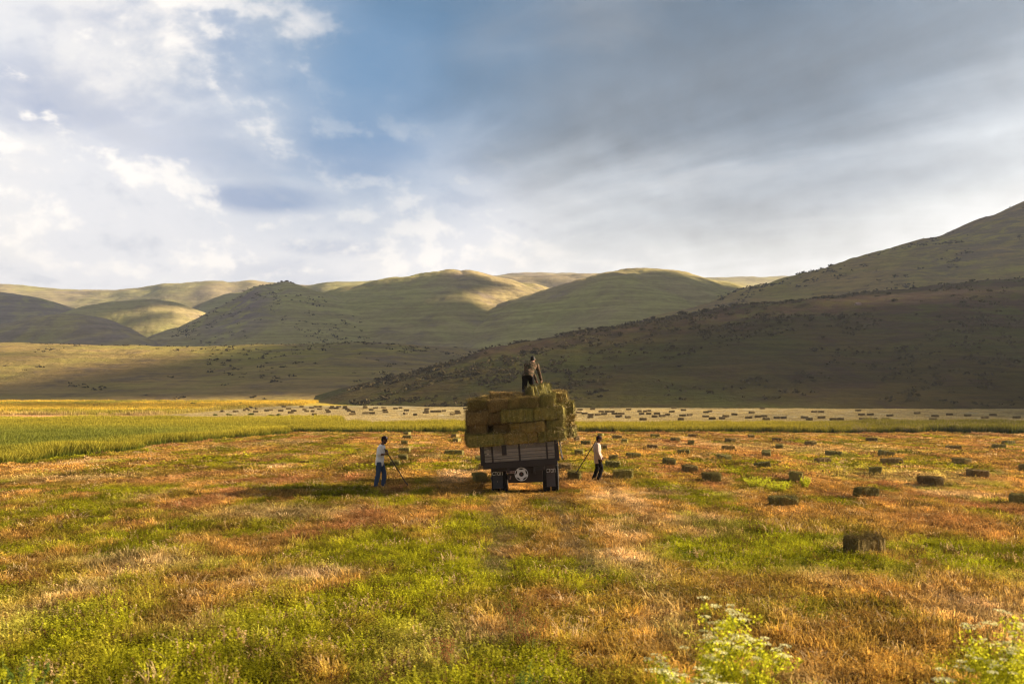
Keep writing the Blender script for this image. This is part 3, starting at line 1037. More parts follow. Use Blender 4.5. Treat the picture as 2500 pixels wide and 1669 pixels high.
def leafy(r, n=12, rad=0.15, h=0.19, leaf=0.013, per=9):
    bl = []
    for _ in range(n):
        o = rvec(r)
        q = o * rad * math.sqrt(r.random())
        hh = h * r.uniform(0.4, 1.2)
        d = (o * 0.4 + rvec(r) * 0.4) * 0.45 * hh
        side = rvec(r)
        bl.append(([q - np.array([0, 0, 0.02]), q + d * 0.5 + np.array([0, 0, hh * 0.5]), q + d + np.array([0, 0, hh])], [0.0022, 0.002, 0.0015], side, 0.3 * r.random()))
        for i in range(per):
            t = (i + 0.6 + 0.3 * r.random()) / per
            c = q + d * t + np.array([0, 0, hh * t])
            dirv = rvec(r) * r.uniform(0.5, 1.0) + np.array([0, 0, r.uniform(-0.3, 0.7)])
            dirv = dirv / np.linalg.norm(dirv)
            sd = np.cross(dirv, [r.uniform(-.4, .4), r.uniform(-.4, .4), 1.0])
            sd = sd / (np.linalg.norm(sd) + 1e-6)
            L = leaf * r.uniform(1.4, 2.8)
            bl.append(([c, c + dirv * L * 0.5, c + dirv * L], [leaf * 0.18, leaf * 0.62, leaf * 0.12], sd, 0.2 + 0.8 * r.random()))
    return bl


def weedy(r, n=16, rad=0.12, h=0.22):
    """dry branched weeds with seed clusters"""
    bl = []
    for _ in range(n):
        o = rvec(r)
        q = o * rad * math.sqrt(r.random())
        hh = h * r.uniform(0.5, 1.2)
        d = (o * 0.5 + rvec(r) * 0.5) * 0.5 * hh
        bl.append(([q - np.array([0, 0, 0.02]), q + d * 0.5 + np.array([0, 0, hh * 0.5]), q + d + np.array([0, 0, hh])], [0.0028, 0.0022, 0.0015], rvec(r), r.random()))
        for i in range(8):
            t = 0.35 + 0.65 * r.random()
            c = q + d * t + np.array([0, 0, hh * t])
            dv = rvec(r) * 0.8 + np.array([0, 0, r.uniform(0, 1.2)])
            dv = dv / np.linalg.norm(dv)
            sd = np.cross(dv, rvec(r))
            sd = sd / (np.linalg.norm(sd) + 1e-6)
            L = r.uniform(0.02, 0.05)
            bl.append(([c, c + dv * L * 0.6, c + dv * L], [0.002, 0.0055, 0.001], sd, r.random()))
    return bl


def tallgrass(r, n=46, rad=0.30, h=0.78, w=0.008):
    bl = []
    for _ in range(n):
        o = rvec(r)
        q = o * rad * math.sqrt(r.random())
        hh = h * r.uniform(0.55, 1.12)
        d = (o * 0.3 + rvec(r) * 0.7) * 0.28 * hh
        side = rvec(r)
        p = [q - np.array([0, 0, 0.05]), q + d * 0.3 + np.array([0, 0, hh * 0.5]), q + d * 0.7 + np.array([0, 0, hh * 0.82]), q + d + np.array([0, 0, hh])]
        bl.append((p, [w, w, w * 1.3, w * 0.4], side, r.random()))
    return bl


def far_stubble(r):
    return stubble(r, 46, 0.42, 0.16, 0.011, 0.5) + tuft(r, 18, 0.42, 0.17, 0.012, 0.8)


def far_leafy(r):
    return leafy(r, 26, 0.42, 0.19, 0.026, 7)


PROTO = bpy.data.collections.new('plant_library')          # not part of the scene: only the nodes read it
pr = random.Random(5)
KINDS = []
for kind, fn, mat in (('stubble', lambda: stubble(pr), 'grass'), ('tuft', lambda: tuft(pr), 'grass'), ('leafy', lambda: leafy(pr), 'grass'), ('weedy', lambda: weedy(pr), 'grass'),
                      ('far_stubble', lambda: far_stubble(pr), 'grass'), ('far_leafy', lambda: far_leafy(pr), 'grass'), ('tall', lambda: tallgrass(pr), 'tall')):
    for i in range(4):
        nm = 'p%02d' % len(KINDS)
        o = bpy.data.objects.new(nm, strip_mesh(nm, fn(), M[mat]))
        PROTO.objects.link(o)
        KINDS.append(kind)
KID = {kd: np.array([i for i, q in enumerate(KINDS) if q == kd]) for kd in set(KINDS)}


def scatter_group():
    g = bpy.data.node_groups.new('plant_scatter', 'GeometryNodeTree')
    g.interface.new_socket('Geometry', in_out='INPUT', socket_type='NodeSocketGeometry')
    g.interface.new_socket('Geometry', in_out='OUTPUT', socket_type='NodeSocketGeometry')
    gi, go = g.nodes.new('NodeGroupInput'), g.nodes.new('NodeGroupOutput')
    ci = g.nodes.new('GeometryNodeCollectionInfo')
    ci.inputs['Collection'].default_value = PROTO
    ci.inputs['Separate Children'].default_value = True
    ip = g.nodes.new('GeometryNodeInstanceOnPoints')
    ip.inputs['Pick Instance'].default_value = True

    def na(nm, typ):
        n = g.nodes.new('GeometryNodeInputNamedAttribute')
        n.data_type = typ
        n.inputs['Name'].default_value = nm
        return n.outputs['Attribute']
    g.links.new(gi.outputs[0], ip.inputs['Points'])
    g.links.new(ci.outputs[0], ip.inputs['Instance'])
    g.links.new(na('pick', 'INT'), ip.inputs['Instance Index'])
    er = g.nodes.new('FunctionNodeEulerToRotation')
    g.links.new(na('rot', 'FLOAT_VECTOR'), er.inputs[0])
    g.links.new(er.outputs[0], ip.inputs['Rotation'])
    g.links.new(na('size', 'FLOAT_VECTOR'), ip.inputs['Scale'])
    g.links.new(ip.outputs[0], go.inputs[0])
    return g


SCATTER = scatter_group()


def scatter(name, pos, pick, rot, size, tint, tip, label):
    me = bpy.data.meshes.new(name)
    me.from_pydata(pos.tolist(), [], [])
    n = len(pos)
    me.attributes.new('pick', 'INT', 'POINT').data.foreach_set('value', pick.astype(np.int32))
    me.attributes.new('rot', 'FLOAT_VECTOR', 'POINT').data.foreach_set('vector', rot.ravel())
    me.attributes.new('size', 'FLOAT_VECTOR', 'POINT').data.foreach_set('vector', size.ravel())
    one = np.ones((n, 1))
    me.attributes.new('tint', 'FLOAT_COLOR', 'POINT').data.foreach_set('color', np.concatenate([tint, one], 1).ravel())
    me.attributes.new('tip', 'FLOAT_COLOR', 'POINT').data.foreach_set('color', np.concatenate([tip, one], 1).ravel())
    o = obj(name, me, M['grass'])
    md = o.modifiers.new('scatter', 'NODES')
    md.node_group = SCATTER
    return stuff(o, label)


def ring_points(d0, d1, dens, slack=1.6, fov=0.605):
    area = fov * (d1 ** 2 - d0 ** 2) + 2 * slack * (d1 - d0)
    n = int(area * dens)
    y = np.sqrt(rng.random(n * 2) * (d1 ** 2 - d0 ** 2) + d0 ** 2)
    x = (rng.random(n * 2) * 2 - 1) * (fov * y + slack)
    return x[:n], y[:n]


def grow_field():
    P = []
    for d0, d1, dens, far in ((5.5, 9, 40, 0), (9, 16, 80, 0), (16, 26, 58, 0), (26, 38, 34, 0), (34, 60, 11, 1), (60, 90, 7, 1)):
        x, y = ring_points(d0, d1, dens)
        keep = ~tall_mask(x, y)
        x, y = x[keep], y[keep]
        c, g, s, r = field_tint(x, y)
        u = rng.random(len(x))
        n2 = fbm(x / 0.6, y / 0.9, 77, 2)
        kind = np.full(len(x), 1)                                   # grass tufts
        kind = np.where(u < 0.30, 0, kind)
        kind = np.where((u > 0.82) & (n2 > 0.5), 3, kind)
        v = rng.random(len(x))
        kind = np.where(v < g * 0.85, 2, kind)
        kind = np.where(v < s * 0.92, 0, kind)
        kind = np.where(v < r * 0.65, 3, kind)
        if far:
            kd = np.where(kind == 2, 5, 4)
        else:
            kd = kind
        names = ['stubble', 'tuft', 'leafy', 'weedy', 'far_stubble', 'far_leafy']
        pick = np.array([KID[names[q]][0] for q in kd]) + rng.integers(0, 4, len(x))
        base = 1.0 + 0.25 * (y > 20)
        hgt = (0.55 + 0.85 * fbm(x / 1.1, y / 1.1, 97, 3)) * (0.75 + 0.5 * rng.random(len(x)))
        hgt = hgt * np.where(kind == 2, 1.05, 0.9) * (1 - 0.2 * s) * np.interp(y, [10, 18, 30, 60], [0.72, 0.52, 0.32, 0.30]) * np.where((x > -1.6) & (x < 2.3) & (y > 26.8) & (y < 29.5), 0.55, 1.0)
        rut = np.minimum(np.abs(x - (-0.52) - 0.02 * (28 - y)), np.abs(x - 1.22 - 0.004 * (28 - y) ** 1.5 * (y < 28)))
        hgt = hgt * np.where((rut < 0.22 * (0.5 + n2)) & (y < 28.5) & (y > 14), 0.7, 1.0)
        fine = fbm(x / 0.28, y / 0.45, 107, 3)
        tint = c * ((0.65 + 0.75 * rng.random(len(x)) ** 1.3) * (0.55 + 0.95 * sstep(fine, 0.25, 0.75)))[:, None]
        odd = rng.random(len(x))
        tint = np.where((odd < 0.05)[:, None], np.array([0.60, 0.44, 0.24]), tint)
        tint = np.where((odd > 0.93)[:, None], np.array([0.13, 0.07, 0.03]), tint)
        tint = np.where((kind == 3)[:, None], tint * 0.6 + np.array([0.26, 0.13, 0.05]) * 0.4, tint)
        tint = np.where(((rut < 0.30 * (0.4 + n2)) & (y < 27.5) & (y > 15))[:, None], tint * 0.55 + np.array([0.17, 0.135, 0.09]) * 0.45, tint)
        tip = tint * 0.85 + np.array([0.46, 0.30, 0.09]) * 0.22
        tip = np.where((kind == 2)[:, None], tint * np.array([1.35, 1.2, 1.0]), tip)
        sz = base * (0.8 + 0.5 * rng.random(len(x)))
        P.append((np.stack([x, y, zg(x, y) - 0.01], -1), pick, np.stack([rng.normal(0, 0.12, len(x)), rng.normal(0, 0.12, len(x)), rng.random(len(x)) * 2 * PI], -1),
                  np.stack([sz, sz, sz * hgt], -1), tint, tip))
    cat = [np.concatenate([p[i] for p in P]) for i in range(6)]
    scatter('field_grass', *cat, 'mown stubble with patches of green regrowth and dry weeds')


def grow_tall():
    n = 60000
    y = 20 + rng.random(n) * 102
    x = (rng.random(n) * 2 - 1) * (0.62 * y + 3)
    keep = tall_mask(x, y) & (rng.random(n) < np.where(y < 80, 1.0, 0.75))
    x, y = x[keep], y[keep]
    edge = ~(tall_mask(x, y - 1.0) & tall_mask(x + 1.0, y))
    n = len(x)
    nn = fbm(x / 5, y / 7, 313, 3)
    nb = fbm(x / 14, y / 16, 323, 3)
    right = sstep(x + (fbm(x / 3, y / 3, 9, 2) - 0.5) * 10, 26, 44)
    hgt = (0.58 + 0.55 * nn) * (1 + 0.35 * right * fbm(x / 2, y / 2, 5, 2))
    green = np.array([0.060, 0.085, 0.012]) * (0.75 + 0.5 * rng.random(n))[:, None]  # own green, deepened to darken the shaded front of the strip
    gold = np.array([0.52, 0.42, 0.048])
    lime = np.array([0.23, 0.235, 0.038])
    wl = sstep(x, -22, -30) * sstep(y, 100, 70)
    tip = gold * (1 - wl)[:, None] + lime * wl[:, None]
    tip = tip * (1 - 0.55 * right)[:, None] + np.array([0.15, 0.15, 0.04]) * (0.55 * right)[:, None]  # greener weeds at right, tips also dimmed for the cloud shade there
    tip = tip * (0.75 + 0.5 * nb)[:, None]
    pale = (right > 0.2) & (rng.random(n) < 0.12)
    tip = np.where(pale[:, None], np.array([0.5, 0.38, 0.22]), tip)
    sz = 0.9 + 0.5 * rng.random(n)
    scatter('tall_grass', np.stack([x, y, zg(x, y)], -1), KID['tall'][0] + rng.integers(0, 4, n), np.stack([rng.normal(0, 0.06, n), rng.normal(0, 0.06, n), rng.random(n) * 6.28], -1),
            np.stack([sz, sz, hgt], -1), green, tip, 'uncut tall grass, green below and golden on top, behind the mown field')


def grow_far():
    n = 26000
    y = 99 + rng.random(n) ** 1.3 * 170
    x = (rng.random(n) * 2 - 1) * (0.62 * y + 3)
    yel = (y > 138) & ((x < -56) | (y > 212))
    keep = ~tall_mask(x, y) & ((y < 196) | (x < -50 - (y - 196) * 0.1)) & (y < 285)
    x, y, yel = x[keep], y[keep], yel[keep]
    n = len(x)
    c = floor_tint(x, y) * (0.8 + 0.5 * rng.random(n))[:, None]
    sz = np.where(yel, 2.2, 1.7) * (0.7 + 0.6 * rng.random(n))
    hg = np.where(yel, 1.3, 0.28) * (0.7 + 0.6 * rng.random(n))
    scatter('far_stubble', np.stack([x, y, zg(x, y)], -1), KID['far_stubble'][0] + rng.integers(0, 4, n), np.stack([0 * x, 0 * x, rng.random(n) * 6.28], -1),
            np.stack([sz, sz, sz * hg], -1), c, c * 1.25, 'pale stubble and golden grass of the far fields below the hills')


grow_field()
grow_tall()
grow_far()

# ------------------------------------------------------------------ hay bales
def bale_mesh(name, L, W, H, seed, fuzz=420, fw=0.006, top=1.0, fl=0.10, rough=0.018):
    r = random.Random(seed)
    V, F = [], []
    nx, ny, nz = 14, 6, 5
    def surf(p):
        x, y, z = p
        # rounded edges, flakes across the length, sagging
        q = [x / (L / 2), y / (W / 2), z / (H / 2)]
        k = (abs(q[0]) ** 9 + abs(q[1]) ** 7 + abs(q[2]) ** 7) ** (1 / 7.5)
        k = max(k, 1e-3)
        s = 1.0 / k if k > 1 else 1.0
        s = 0.4 + 0.6 * s
        p = [x * s, y * s, z * s]
        fl_ = math.sin(x * 2 * PI / 0.115 + seed) * 0.006
        tie = -0.012 * (math.exp(-((abs(x) - L * 0.22) / 0.03) ** 2))
        n = (float(vnoise(np.array([x * 9 + y * 5 + seed]), np.array([z * 11 + y * 7]), seed)[0]) - 0.5) * 2 * rough
        nb = (float(vnoise(np.array([x * 3 + seed]), np.array([z * 4 + y * 3]), seed + 3)[0]) - 0.5) * 2 * rough
        m = 1 + (fl_ + tie + n + nb) / (max(abs(y), abs(z), 0.1))
        return (p[0] * (1 + n * 0.6), p[1] * m, p[2] * m)
    idx = {}
    def vert(i, j, k):
        key = (i, j, k)
        if key not in idx:
            idx[key] = len(V)
            V.append(surf(((i / nx - .5) * L, (j / ny - .5) * W, (k / nz - .5) * H)))
        return idx[key]
    for i in range(nx):
        for j in range(ny):
            F.append((vert(i, j, 0), vert(i, j + 1, 0), vert(i + 1, j + 1, 0), vert(i + 1, j, 0)))
            F.append((vert(i, j, nz), vert(i + 1, j, nz), vert(i + 1, j + 1, nz), vert(i, j + 1, nz)))
    for i in range(nx):
        for k in range(nz):
            F.append((vert(i, 0, k), vert(i + 1, 0, k), vert(i + 1, 0, k + 1), vert(i, 0, k + 1)))
            F.append((vert(i, ny, k), vert(i, ny, k + 1), vert(i + 1, ny, k + 1), vert(i + 1, ny, k)))
    for j in range(ny):
        for k in range(nz):
            F.append((vert(0, j, k), vert(0, j, k + 1), vert(0, j + 1, k + 1), vert(0, j + 1, k)))
            F.append((vert(nx, j, k), vert(nx, j + 1, k), vert(nx, j + 1, k + 1), vert(nx, j, k + 1)))
    for _ in range(fuzz):                                           # loose stalks
        u = r.random()
        x = r.uniform(-.5, .5) * L
        y = r.uniform(-.5, .5) * W
        z = r.uniform(-.5, .5) * H
        if u < 0.34 * top:
            z, n = H / 2, Vector((0, 0, 1))
        elif u < 0.72:
            s_ = r.choice((-1, 1))
            y, n = s_ * W / 2, Vector((0, s_, 0))
        else:
            s_ = r.choice((-1, 1))
            x, n = s_ * L / 2, Vector((s_, 0, 0))
        p = Vector(surf((x, y, z)))
        d = Vector((r.gauss(0, 1), r.gauss(0, 1), r.gauss(0, 1)))
        d = (d - n * d.dot(n)).normalized() + n * abs(r.gauss(0.1, 0.55))
        d.normalize()
        ln = fl * r.uniform(0.4, 1.5)
        w = d.cross(Vector((r.gauss(0, 1), r.gauss(0, 1), r.gauss(0, 1)))).normalized() * fw * r.uniform(0.5, 1.1) / 2
        b = len(V)
        p0 = p - d * ln * 0.25
        p1 = p + d * ln * 0.75
        V += [tuple(p0 - w), tuple(p0 + w), tuple(p1 + w * 0.4), tuple(p1 - w * 0.4)]
        F.append((b, b + 1, b + 2, b + 3))
    return mesh_np(name, V, F, False)


def twine_mesh(L, W, H):
    mb = MB()
    a, b = W / 2 + 0.006, H / 2 + 0.006
    pts = [(0, -a, -b + .03), (0, -a, b - .03), (0, -a + .03, b), (0, a - .03, b), (0, a, b - .03), (0, a, -b + .03), (0, a - .03, -b), (0, -a + .03, -b), (0, -a, -b + .03)]
    return mb.tube(pts, 0.0032, 5, False).mesh('twine')


BL, BW, BH = 0.92, 0.46, 0.37
TWINE = twine_mesh(BL, BW, BH)
TWINE_PALE = twine_mesh(BL, BW, BH)
near_meshes = [bale_mesh('bale_near_%d' % i, BL, BW, BH, 40 + i, 1800, 0.0080, 1.2, 0.14, 0.028) for i in range(4)]
mid_meshes = [bale_mesh('bale_mid_%d' % i, BL, BW, BH, 60 + i, 360, 0.013, 1.7, 0.11, 0.018) for i in range(5)]
big_mesh = bale_mesh('bale_frayed', BL, BW, BH, 99, 2600, 0.0055, 1.9, 0.15, 0.022)
far_meshes = [bale_mesh('bale_far_%d' % i, BL, BW, BH, 80 + i, 60, 0.03, 1.0, 0.12) for i in range(4)]


def with_mat(meshes, mat):
    out = []
    for m in meshes:
        c = m.copy()
        c.materials.clear()
        c.materials.append(mat)
        out.append(c)
    return out


NEARM = {k: with_mat(near_meshes, M[k]) for k in ('hay', 'hay_brown', 'hay_green')}
MIDM = {k: with_mat(mid_meshes, M[k]) for k in ('hay', 'hay_brown', 'hay_green')}
FARM = with_mat(far_meshes, M['hay_far'])
BIG = with_mat([big_mesh], M['hay'])[0]


def add_twine(b, sx=1.0, sy=1.0, sz=1.0):
    for s in (-1, 1):
        obj('twine', TWINE, M['twine'], b, (s * BL * 0.22, 0, 0))


# (x0, x1, base row, kind, yaw or None, remark) in photo pixels
FIELD = [
    (1494, 1521, 1072, ''), (1516, 1536, 1082.5, ''), (1588, 1612, 1069, ''), (1638, 1661, 1078, ''), (1680, 1703, 1069, ''), (1677, 1699, 1086, ''), (1579, 1609, 1097.5, ''),
    (1654, 1688, 1112, ''), (1528, 1567, 1120, ''), (1622, 1650, 1136, ''), (1484, 1513, 1127, ''), (1476, 1519, 1144, 'f'), (1497, 1550, 1169, 'f'), (1669, 1704, 1155, ''),
    (1720, 1761, 1176, ''), (1753, 1787, 1125.5, ''), (1763, 1796, 1100.6, ''), (1772, 1796, 1081, ''), (1827, 1844, 1070, ''), (1886, 1912, 1079, ''), (1891, 1919, 1097, ''),
    (1858, 1889, 1115.5, 't'), (1843, 1886, 1146, 't'), (1924, 1972, 1174.5, ''), (1880, 1957, 1240, 'f'), (1969, 1994, 1088, ''), (1991, 2033, 1133.6, ''), (2115, 2146, 1078, ''),
    (2016, 2061, 1115, ''), (2147, 2187, 1114.6, 't'), (2152, 2210, 1135, ''), (2119, 2163, 1160.5, ''), (2091, 2152, 1217, 'f'), (2253, 2303, 1186, ''), (2312, 2351, 1100, ''),
    (2426, 2460, 1097, ''), (2449, 2483, 1087, ''), (2336, 2370, 1134.6, ''), (2366, 2421, 1167.4, ''), (2475, 2545, 1235, 'f'), (2495, 2540, 1153, ''), (2073, 2164, 1357, 'n'),
    (985, 1003, 1063, ''), (981, 1006, 1072.5, ''), (978, 995, 1087, ''), (971, 1003, 1106, ''), (970, 995, 1125.7, ''), (948, 978, 1141, ''), (1101, 1122, 1069, ''), (1104, 1126, 1080, ''),
    (1078, 1139, 1112.6, ''), (1162, 1182, 1128.6, ''), (1169, 1195, 1150, ''), (1150, 1190, 1178, ''), (1363, 1397, 1149, ''), (1385, 1424, 1173, ''), (1403, 1426, 1112, ''),
    (1417, 1444, 1087, ''), (1402, 1415, 1075, ''), (1458, 1477, 1066.5, ''), (1463, 1486, 1098.6, '')]
ORD = ['first', 'second', 'third', 'fourth', 'fifth', 'sixth', 'seventh', 'eighth', 'ninth', 'tenth', 'eleventh', 'twelfth', 'thirteenth']
SPECIAL = {
    41: 'nearest hay bale, frayed on top, alone in the green stubble at right',
    24: 'long dark hay bale with loose straw on top behind the green clump',
    32: 'shaggy dark hay bale, the second nearest on the right side',
    39: 'hay bale cut off by the right picture edge, the lower one',
    40: 'sliver of hay bale at the right picture edge, the upper one',
    12: 'hay bale just right of the walking man, nearest of the pair there',
    11: 'greyish hay bale right behind the pair beside the walking man',
    60: "hay bale behind the walking man's chest",
    55: "hay bale touched by the lower end of the walking man's pole",
    54: "dark hay bale between the truck's right wheel and the pole",
    53: "hay bale left of the truck's left mud flap, nearest there",
    52: "hay bale peeping out behind the truck's lower left corner",
    51: 'small hay bale just left of the truck bed corner',
    50: 'widest hay bale left of the truck, under the overhanging load',
    47: "hay bale crossed by the white-shirted man's pitchfork",
    58: 'tiny hay bale half hidden by the right flank of the load',
}
pick_rows = ((1061, 1076, 'in the line below the tall grass'), (1076, 1092, 'in the second farthest line'), (1092, 1108, 'in the third farthest line'),
             (1108, 1130, 'in the middle line'), (1130, 1150, 'in the line before the middle'), (1150, 1200, 'in the near line'))
bale_label = dict(SPECIAL)
for y0, y1, where in pick_rows:
    for side, lo, hi in (('left of the truck', 0, 1250), ('right of the truck', 1250, 2600)):
        ids = sorted((i for i, b in enumerate(FIELD) if i not in SPECIAL and y0 <= b[2] < y1 and lo <= (b[0] + b[1]) / 2 < hi), key=lambda i: FIELD[i][0])
        for q, i in enumerate(ids):
            if len(ids) == 1:
                bale_label[i] = 'only small hay bale %s, %s' % (side, where)
            else:
                bale_label[i] = 'hay bale %s, %s from left %s' % (side, ORD[q], where)
for i, (x0, x1, yb, kind) in enumerate(FIELD):
    x, y, z = ground_at((x0 + x1) / 2, yb)
    wm = (x1 - x0) / FPX * y                                     # width seen, in metres
    rr = random.Random(900 + i)
    wm = min(max(wm, 0.5), 1.35)
    sc = 1.0
    full = math.hypot(BL, BW)
    if wm > 1.0:
        sc = min(wm / 0.98, 1.25)
    a = math.atan2(BW, BL)
    th = math.acos(min(1.0, wm / (full * sc))) + a                # yaw at which the box shows that width
    th = min(th, PI / 2 - 0.1)
    yaw = th * rr.choice((-1, 1))
    if wm >= 0.74:
        yaw = rr.uniform(-0.32, 0.32)
        sc = min(max(wm / 0.97, 0.8), 1.25)
    mk = rr.choice(('hay', 'hay_green', 'hay_green', 'hay_green', 'hay_brown'))
    if kind == 'n':
        me = BIG
    elif y < 34:
        me = rr.choice(NEARM[mk if kind != 'f' else 'hay_green'])
    else:
        me = rr.choice(MIDM[mk])
    tilt = (rr.uniform(-0.04, 0.04), rr.uniform(-0.05, 0.05))
    if kind == 't':
        tilt = (0.0, rr.choice((-1, 1)) * 0.16)
    b = obj('hay_bale', me, None, None, (x, y + 0.2, z + BH / 2 * 0.97), Euler((tilt[0], tilt[1], yaw)))
    b.scale = (sc * 0.91, 0.95, 0.86 + 0.06 * rr.uniform(-1, 1))
    b.location.z -= 0.03
    if kind == 'n':
        b.scale = (0.80, 0.9, 0.98)
        b.rotation_euler[2] = 0.35
    tag(b, bale_label[i], 'hay bale', 'bales lying on the mown field')
    if y < 31:
        add_twine(b)

# the far field beyond the tall grass
z6 = [(155, 158, 40), (270, 160, 57), (352, 147, 25), (380, 135, 30), (410, 122, 35), (395, 147, 30), (455, 135, 30), (453, 162, 50), (545, 152, 48), (583, 147, 35), (697, 113, 45), (737, 135, 75),
      (675, 153, 52), (785, 155, 55), (762, 170, 85), (855, 114, 50), (877, 143, 40), (925, 157, 85), (945, 126, 48), (982, 115, 45), (1022, 110, 35), (1015, 137, 70), (965, 188, 50), (1080, 148, 45),
      (1093, 163, 48), (1125, 112, 40), (1140, 130, 110), (1182, 103, 45), (1237, 115, 45), (1240, 130, 55), (1262, 140, 70), (1275, 152, 45), (1305, 163, 45), (1300, 185, 70), (1418, 113, 40),
      (1415, 124, 45), (1447, 175, 150), (1470, 145, 65), (1505, 128, 50), (1580, 125, 50), (1590, 148, 60), (1595, 165, 60), (1685, 133, 50), (1728, 127, 40), (1780, 150, 80), (1772, 180, 40),
      (1860, 190, 45), (1960, 138, 50), (1955, 155, 45), (1950, 172, 60), (2040, 160, 120), (2110, 155, 40), (2230, 158, 70), (2185, 185, 50), (2235, 177, 60), (2300, 133, 50)]
z7 = [(40, 62, 25), (75, 62, 35), (70, 77, 40), (100, 82, 40), (45, 92, 30), (148, 89, 65), (140, 58, 30), (200, 72, 60), (240, 72, 30), (240, 50, 30), (200, 85, 40), (130, 102, 35), (275, 97, 40),
      (270, 83, 90), (320, 103, 20), (325, 60, 30), (395, 70, 50), (430, 68, 25), (410, 84, 60), (400, 113, 65), (470, 83, 35), (460, 98, 35), (495, 95, 45), (525, 88, 30), (545, 72, 35), (555, 53, 32),
      (605, 64, 30), (603, 93, 38), (637, 90, 32), (590, 113, 35), (718, 98, 38), (750, 109, 38), (720, 75, 40), (740, 70, 25), (805, 108, 35), (820, 97, 35), (868, 87, 35), (955, 77, 37), (1010, 55, 35),
      (940, 104, 60), (985, 100, 30), (1020, 97, 38), (1030, 118, 40), (1100, 105, 65), (1272, 73, 35), (1310, 73, 38), (1225, 103, 50), (1253, 113, 38), (1310, 103, 60), (1520, 88, 42), (1565, 87, 38),
      (1517, 128, 38), (1560, 130, 80), (1390, 122, 75), (1638, 117, 40), (1660, 93, 40), (1500, 66, 35), (1803, 80, 40), (1895, 96, 38), (1968, 87, 42), (1880, 118, 40), (2065, 92, 40),
      (2195, 90, 40), (2305, 103, 40), (2145, 105, 60)]
FARB = [(500 + a / 3.614, 960 + (b + 9) / 3.614, w / 3.614) for a, b, w in z6] + [(1380 + a / 2.0973, 970 + (b + 6) / 2.0973, w / 2.0973) for a, b, w in z7]
fr = random.Random(31)


def ordinal(n):
    one = ['', 'first', 'second', 'third', 'fourth', 'fifth', 'sixth', 'seventh', 'eighth', 'ninth', 'tenth', 'eleventh', 'twelfth', 'thirteenth', 'fourteenth', 'fifteenth', 'sixteenth',
           'seventeenth', 'eighteenth', 'nineteenth']
    if n < 20:
        return one[n]
    return {20: 'twentieth', 30: 'thirtieth', 40: 'fortieth'}[n] if n % 10 == 0 else {2: 'twenty', 3: 'thirty', 4: 'forty'}[n // 10] + '-' + one[n % 10]


far_things = []
for px, py, w in FARB:
    x, y, z = ground_at(px, max(min(py, 1027), 994.5))
    if y > 215:
        continue
    wm = w / FPX * y
    k = 2 if wm > 1.7 else 1
    for j in range(k):
        yaw = fr.uniform(-0.35, 0.35) if wm > 0.8 else fr.uniform(-1.2, 1.2)
        b = obj('hay_bale', FARM[fr.randrange(4)], None, None, (x + (j - (k - 1) / 2) * 1.05, y + fr.uniform(-.3, .3), z + BH / 2 + 0.04), Euler((fr.uniform(-.05, .05), fr.uniform(-.05, .05), yaw)))
        s = min(max(wm / k / 0.92, 0.9), 1.2)
        b.scale = (s * 0.9, 0.95, 0.88)
        far_things.append((px + j, 'left' if px < 1250 else 'right', 0 if y < 125 else 1 if y < 148 else 2 if y < 168 else 3, b))
for side in ('left', 'right'):
    for row, rn in enumerate(('front', 'second', 'third', 'backmost')):
        mine = sorted((t for t in far_things if t[1] == side and t[2] == row), key=lambda t: t[0])
        for q, t in enumerate(mine):
            tag(t[3], '%s far bale from left in the %s row beyond the grass, %s of truck' % (ordinal(q + 1), rn, side), 'hay bale', 'far bales %s of the truck' % side)

# ------------------------------------------------------------------ the truck
TX, TY = 0.34, 28.95
TZ = zg1(TX, TY) - 0.02
ROLL, BROLL = math.radians(-2.2), math.radians(-3.9)
truck = obj('flatbed_truck', None, None, None, (TX, TY, TZ), Euler((0, ROLL, math.radians(-0.8))))
tag(truck, 'old dark flatbed truck with wooden sides seen from behind under a hay load', 'truck')


def tpart(name, mb, mat, parent=None, rot=None, bev=0.008, loc=None, smooth=False):
    o = obj(name, mb.mesh(name, smooth), M[mat], parent or truck, loc, rot)
    if bev:
        bevel(o, bev)
    return o


BR = Euler((0, BROLL - ROLL, 0))                                  # the bed leans more than the axles
for s in (-1, 1):
    tpart('chassis_rail', MB().box((s * 0.42, 2.2, 0.80), (0.09, 6.2, 0.20)), 'frame')
tpart('rear_axle', MB().tube([(-0.95, 0, 0.50), (-0.25, 0, 0.50), (0, 0, 0.50), (0.25, 0, 0.50), (0.95, 0, 0.50)], [0.075, 0.08, 0.19, 0.08, 0.075], 14), 'frame', bev=0, smooth=True)
tpart('front_axle', MB().tube([(-0.9, 4.3, 0.48), (0.9, 4.3, 0.48)], 0.06, 12), 'frame', bev=0, smooth=True)
tpart('dark_fill_plate', MB().box((0.12, -0.50, 0.60), (1.12, 0.05, 0.50)), 'frame')  # added plate standing in for the dark mass under the bed
tpart('towing_crossbeam', MB().box((0, -0.72, 0.80), (1.5, 0.12, 0.12)), 'frame')


